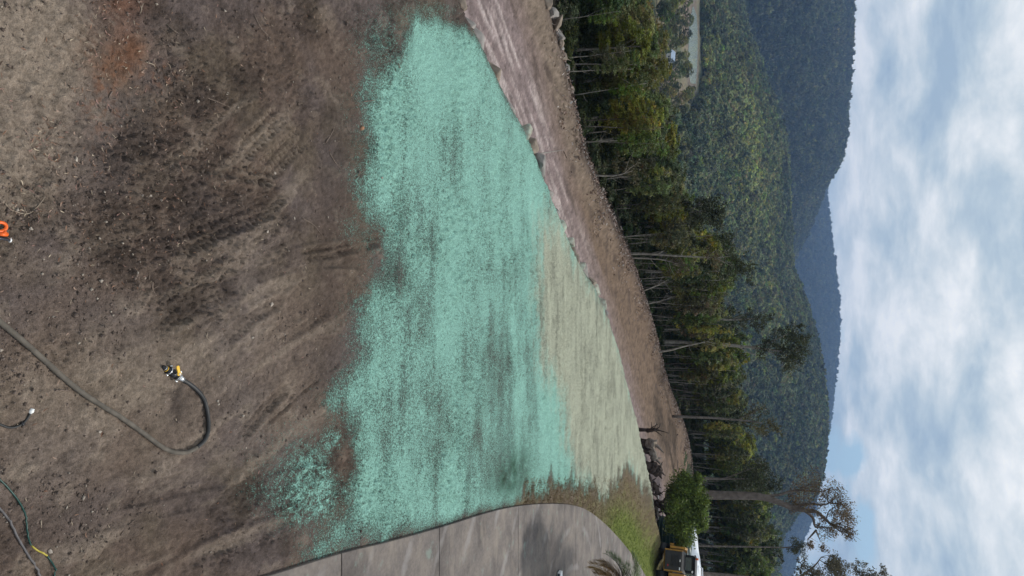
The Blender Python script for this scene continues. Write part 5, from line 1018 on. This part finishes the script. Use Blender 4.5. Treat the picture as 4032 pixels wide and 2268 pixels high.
def loader():
    Y = 49.3; c = at_y(2640, 2203, Y); zg = H1(c.x, Y); S = 1.18; root = empty('track_loader', (c.x + .25, Y, zg), R(62)); root.scale = (S, S, S); tag(root, 'yellow and black compact track loader parked beyond the lawn', 'loader')
    Yl = mat_plain('loader_yellow', (0.40, 0.20, 0.022), .5, 0, .15, 4, dirt=(0.25, 0.14, 0.04)); Dk = mat_plain('loader_charcoal', (0.035, 0.032, 0.030), .5, 0, .2, 5); Bk = mat_plain('loader_black', (0.012, 0.012, 0.013), .5); Gl = mat_plain('loader_glass', (0.03, 0.04, 0.045), .08, 0, .1, 3, spec=.9); Rd = mat_plain('red_decal', (0.45, 0.02, 0.02), .4)
    def out(x0, x1, h):
        return [(x0 + .18, .0), (x1 - .22, .0), (x1 - .04, .12), (x1, .35), (x1 - .12, h - .06), (x1 - .35, h), (x0 + .45, h - .12), (x0 + .10, h - .28), (x0, .28), (x0 + .05, .10)]
    for sy in (-1, 1):
        t = MB().prism(out(-1.15, 1.05, .78), sy * .58, sy * .98).build('track', Bk, root, bevel=.03)
        for k in range(9): MB().box((-0.85 + k * .2, sy * .78, -.005), (.07, .40, .03)).build('tread_bar', Bk, t)
        for x, z, r in ((-.75, .26, .17), (-.3, .17, .13), (.05, .17, .13), (.4, .17, .13), (.75, .22, .17), (.62, .60, .16)): MB().tube([(x, sy * .96, z), (x, sy * 1.0, z)], r, 14).build('wheel', Yl, t)
        MB().prism([(-1.42, .75), (-1.38, 1.62), (-1.05, 1.72), (.2, 1.58), (.95, 1.30), (1.75, .42), (1.62, .32), (.80, 1.05), (.1, 1.28), (-.85, 1.38), (-.95, .80)], sy * .68, sy * .82).build('lift_arm', Yl, root, bevel=.02)
        MB().tube([(-.55, sy * .62, .85), (.75, sy * .62, 1.08)], .05, 8).build('hydraulic_ram', CHROME, root, True)
        MB().prism([(-1.2, .72), (.85, .72), (.85, .80), (-1.2, .95)], sy * .52, sy * .99).build('fender', Yl, root, bevel=.01)
    MB().box((-.2, 0, .72), (2.1, 1.04, .62)).build('chassis', Yl, root, bevel=.02)
    MB().prism([(-1.45, .55), (-1.45, 1.45), (-1.30, 1.56), (-.55, 1.62), (-.55, .55)], -.60, .60).build('engine_hood', Dk, root, bevel=.02)
    dr = MB().prism([(-1.50, .52), (-1.50, 1.44), (-1.455, 1.44), (-1.455, .52)], -.53, .53).build('engine_door', Dk, root, bevel=.01)
    for k in range(6): MB().box((-1.505, 0.02, .88 + k * .085), (.02, .62, .038)).build('louver', Bk, dr)
    MB().box((-1.507, -.30, .70), (.012, .10, .06)).build('decal', Rd, dr); MB().box((-1.507, .02, 1.38), (.012, .13, .05)).build('decal', WHT, dr); MB().box((-1.507, -.42, 1.37), (.012, .16, .06)).build('decal', WHT, dr)
    for sy in (-1, 1): MB().box((-1.47, sy * .575, 1.0), (.10, .08, 1.05)).build('rear_post', Yl, root, bevel=.01)
    cab = MB().prism([(-.62, 1.2), (-.70, 2.08), (.55, 2.12), (.80, 1.2)], -.50, .50).build('cab', Bk, root, bevel=.03)
    for sy in (-1, 1): MB().prism([(-.48, 1.32), (-.54, 1.96), (.45, 1.99), (.62, 1.32)], sy * .502, sy * .512).build('side_window', Gl, cab)
    MB().prism([(-.36, 1.34), (.36, 1.34), (.36, 1.95), (-.36, 1.95)], -.70, -.665, 'x').build('rear_window', Gl, cab); MB().box((-.08, 0, 2.14), (1.35, 1.08, .07)).build('roof', Bk, cab, bevel=.02)
    MB().box((.3, -.66, 1.98), (.16, .06, .22)).build('side_mirror', YEL, root); MB().box((-.72, -.42, 2.02), (.06, .12, .08)).build('work_light', WHT, root); MB().tube([(-.5, .35, 2.17), (-.5, .35, 2.32)], .06, 10).build('beacon', ORG, root, True)
    MB().prism([(1.55, .08), (1.62, .75), (1.72, .75), (1.75, .22), (2.45, .10), (2.45, .06)], -.95, .95).build('bucket', Bk, root, bevel=.01)
    dc = MB().box((-1.10, -.828, 1.5), (.26, .012, .20)).build('decal_plate', Bk, root)
    cu = bpy.data.curves.new('lettering', 'FONT'); cu.body = 'CAT'; cu.size = .13; cu.extrude = .003; cu.align_x = 'CENTER'; cu.align_y = 'CENTER'; t = bpy.data.objects.new('t', cu); me = bpy.data.meshes.new_from_object(t); bpy.data.objects.remove(t); me.materials.append(WHT); le = link('lettering', me, dc); le.location = (-1.10, -.838, 1.5); le.rotation_euler = (R(90), 0, 0)
    MB().box((-.55, -.828, 1.45), (.34, .012, .10)).build('decal', Rd, root); MB().box((-.1, -.828, 1.42), (.3, .012, .09)).build('decal', WHT, root); MB().box((.6, -.828, 1.24), (.12, .012, .12)).build('decal', WHT, root)
loader()
def covered_vehicle():
    Y = 60.0; a = at_y(2718, 2078, Y); b = at_y(2718, 2330, 60.0); zg = H1(a.x, Y); root = empty('covered_vehicle', (a.x, Y, zg)); tag(root, 'white smooth-topped vehicle with small dark windows behind the tank and loader', 'vehicle'); O = Vector(root.location); wp = mat_plain('white_gelcoat', (0.82, 0.84, 0.87), .3, 0, .04, 2); dk = mat_plain('tinted_pane', (0.02, 0.03, 0.05), .1); L = (b - a).length; z0 = z_for(2714, a.x, Y) - zg; zt = z_for(2760, a.x, Y) - zg
    secs = []; mb = MB(); N = 14; M = 10
    for i in range(N):
        t = i / (N - 1); hw = .15 + 1.05 * min(1, (t * 2.2) ** .6); top = z0 + .30 + (zt - z0 - .30) * min(1, .35 + t * 1.1)
        for j in range(M):
            u = j / (M - 1) * math.pi; mb.v.append((t * L, -hw * math.cos(u), z0 + (top - z0) * max(0, math.sin(u)) ** .55 + (.03 * math.sin(9 * t + u * 4) if 0 < j < M - 1 else 0)))
    for i in range(N - 1):
        for j in range(M - 1): k = i * M + j; mb.f.append((k, k + 1, k + M + 1, k + M))
    mb.f.append(tuple(range(M))); mb.f.append(tuple((N - 1) * M + j for j in range(M)))
    mb.build('shell', wp, root, True)
    hull = MB(); hull.prism([(0, z0), (L, z0), (L, z0 - .75), (.9, z0 - .8), (.3, z0 - .4)], -.95, .95).build('hull', wp, root, bevel=.05); MB().prism([(-.03, z0 - .05), (L + .02, z0 - .05), (L + .02, z0 + .03), (-.03, z0 + .03)], -1.24, 1.24).build('rubbing_strip', BLKM, root)
    for x, w in ((1.15, .35), (2.25, .40), (3.5, .4)): MB().box((x, -1.17, z0 + .20), (w, .10, .22)).build('window', dk, root, bevel=.02)
    MB().box((3.9, -1.15, z0 + .55), (.14, .12, .16)).build('red_light', mat_plain('red_lens', (0.5, .01, .02), .3), root)
    MB().tube([(3.0, -.6, zt), (3.1, -.6, zt + .16), (4.2, -.6, zt + .2), (5.8, -.6, zt + .1)], .05, 8).build('hand_rail', wp, root, True)
    MB().box((2.2, 0, (z0 - .8) / 2), (.5, 1.2, z0 - .8)).build('stand', BLKM, root); MB().box((L - 1.0, 0, (z0 - .8) / 2), (.5, 1.2, z0 - .8)).build('stand', BLKM, root)
covered_vehicle()

# ------------------------------------------------------------------ palm and lamp post by the driveway
def palm(c, label, FL, seed):
    root = empty('young_palm', (c.x, c.y, 0)); tag(root, label, 'palm'); zc = c.z; rng = random.Random(seed); B = mat_plain('palm_bark', (0.14, 0.10, 0.07), .95, 0, .4, 10, .6)
    tr = MB(); tr.tube([(0, 0, -.1), (.02, 0, zc * .5), (0, 0, zc)], [.17, .14, .13], 12); tr.build('trunk', B, root, True)
    gm = mat_leaf('palm_green', (0.075, 0.105, 0.028), .3, .01, .1); bmx = mat_leaf('palm_brown', (0.20, 0.115, 0.045), .25, .01, .1)
    N = 40
    for k in range(N):
        a = 2 * math.pi * k / N * 2.4 + rng.uniform(-.1, .1); old = k % 3 == 0; el = rng.uniform(-.1, .2) if old else rng.uniform(.35, 1.25); L = rng.uniform(.85, 1.05) * FL; d = Vector((math.cos(a), math.sin(a), 0)); side = Vector((-d.y, d.x, 0)); pts = []; p = Vector((0, 0, zc)); e = el
        for i in range(11): pts.append(p.copy()); p = p + (d * math.cos(e) + Vector((0, 0, math.sin(e)))) * (L / 10); e -= .17
        mb = MB(); mb.tube(pts, [.018 * (1 - .8 * i / 10) for i in range(11)], 4, False); fr = mb.build('frond', B if old else gm, root, True); V = []; C = []
        for i in range(1, 11):
            for hh in (0, .33, .66):
                if i == 10 and hh: break
                q = pts[i].lerp(pts[min(10, i + 1)], hh); tdir = (pts[i] - pts[i - 1]).normalized(); ll = .42 * math.sin(math.pi * (.12 + .8 * (i + hh) / 11)) + .06
                for sg in (-1, 1):
                    t = q + (side * sg * .8 + tdir * .65 + Vector((0, 0, .25 - .4 * old + rng.uniform(-.1, .1)))) .normalized() * ll; w = tdir * .026; m = q.lerp(t, .5) + Vector((0, 0, .03)); V += [q - w * .5, m - w, t, m + w]; tone = rng.uniform(.7, 1.35); C += [(tone, tone, tone)] * 4
        me = fast_mesh('leaflets', np.array([tuple(v) for v in V]), np.arange(len(V)).reshape(-1, 4), bmx if old else gm, False, {'col': np.array(C)}); link('leaflets', me, fr)
palm(at_y(2440, 2335, 23.0), 'young feather palm reaching in over the driveway from the lower picture edge', 1.45, 3)
palm(Vector((13.7, 26.9, 4.6)), 'taller palm beyond the lower picture edge shading the driveway', 2.5, 4)
def ground_lamp():
    # white box lamp on the slab
    c = on_plane(2192, 2276, .055); root = empty('ground_lamp', (c.x, c.y, 0.055)); tag(root, 'white metal lamp box standing in the palm shade at the lower edge', 'lamp'); st = mat_plain('white_metal', (0.82, 0.82, 0.82), .35, 0, .04, 5)
    MB().box((.02, .16, .075), (.40, .26, .13)).build('box', st, root, bevel=.012); MB().box((.02, .025, .075), (.34, .02, .08)).build('panel', mat_plain('dark_panel', (.05, .06, .08), .15), root); MB().box((.02, .16, .008), (.44, .30, .02)).build('foot', BLKM, root)
ground_lamp()
# ------------------------------------------------------------------ haze
def build_haze():
    m = bpy.data.materials.new('haze_air'); m.use_nodes = True; nt = m.node_tree; nt.nodes.clear()
    out = nt.nodes.new('ShaderNodeOutputMaterial'); v = nt.nodes.new('ShaderNodeVolumePrincipled')
    v.inputs['Color'].default_value = (0.34, 0.55, 0.95, 1); v.inputs['Density'].default_value = 0.00018; v.inputs['Anisotropy'].default_value = 0.0
    nt.links.new(v.outputs[0], out.inputs['Volume'])
    mb = MB(); mb.box((0, 0, 180), (9700, 9700, 520)); tag(mb.build('haze', m), 'thin blue haze over the valley and hills', 'haze', kind='stuff')
build_haze()
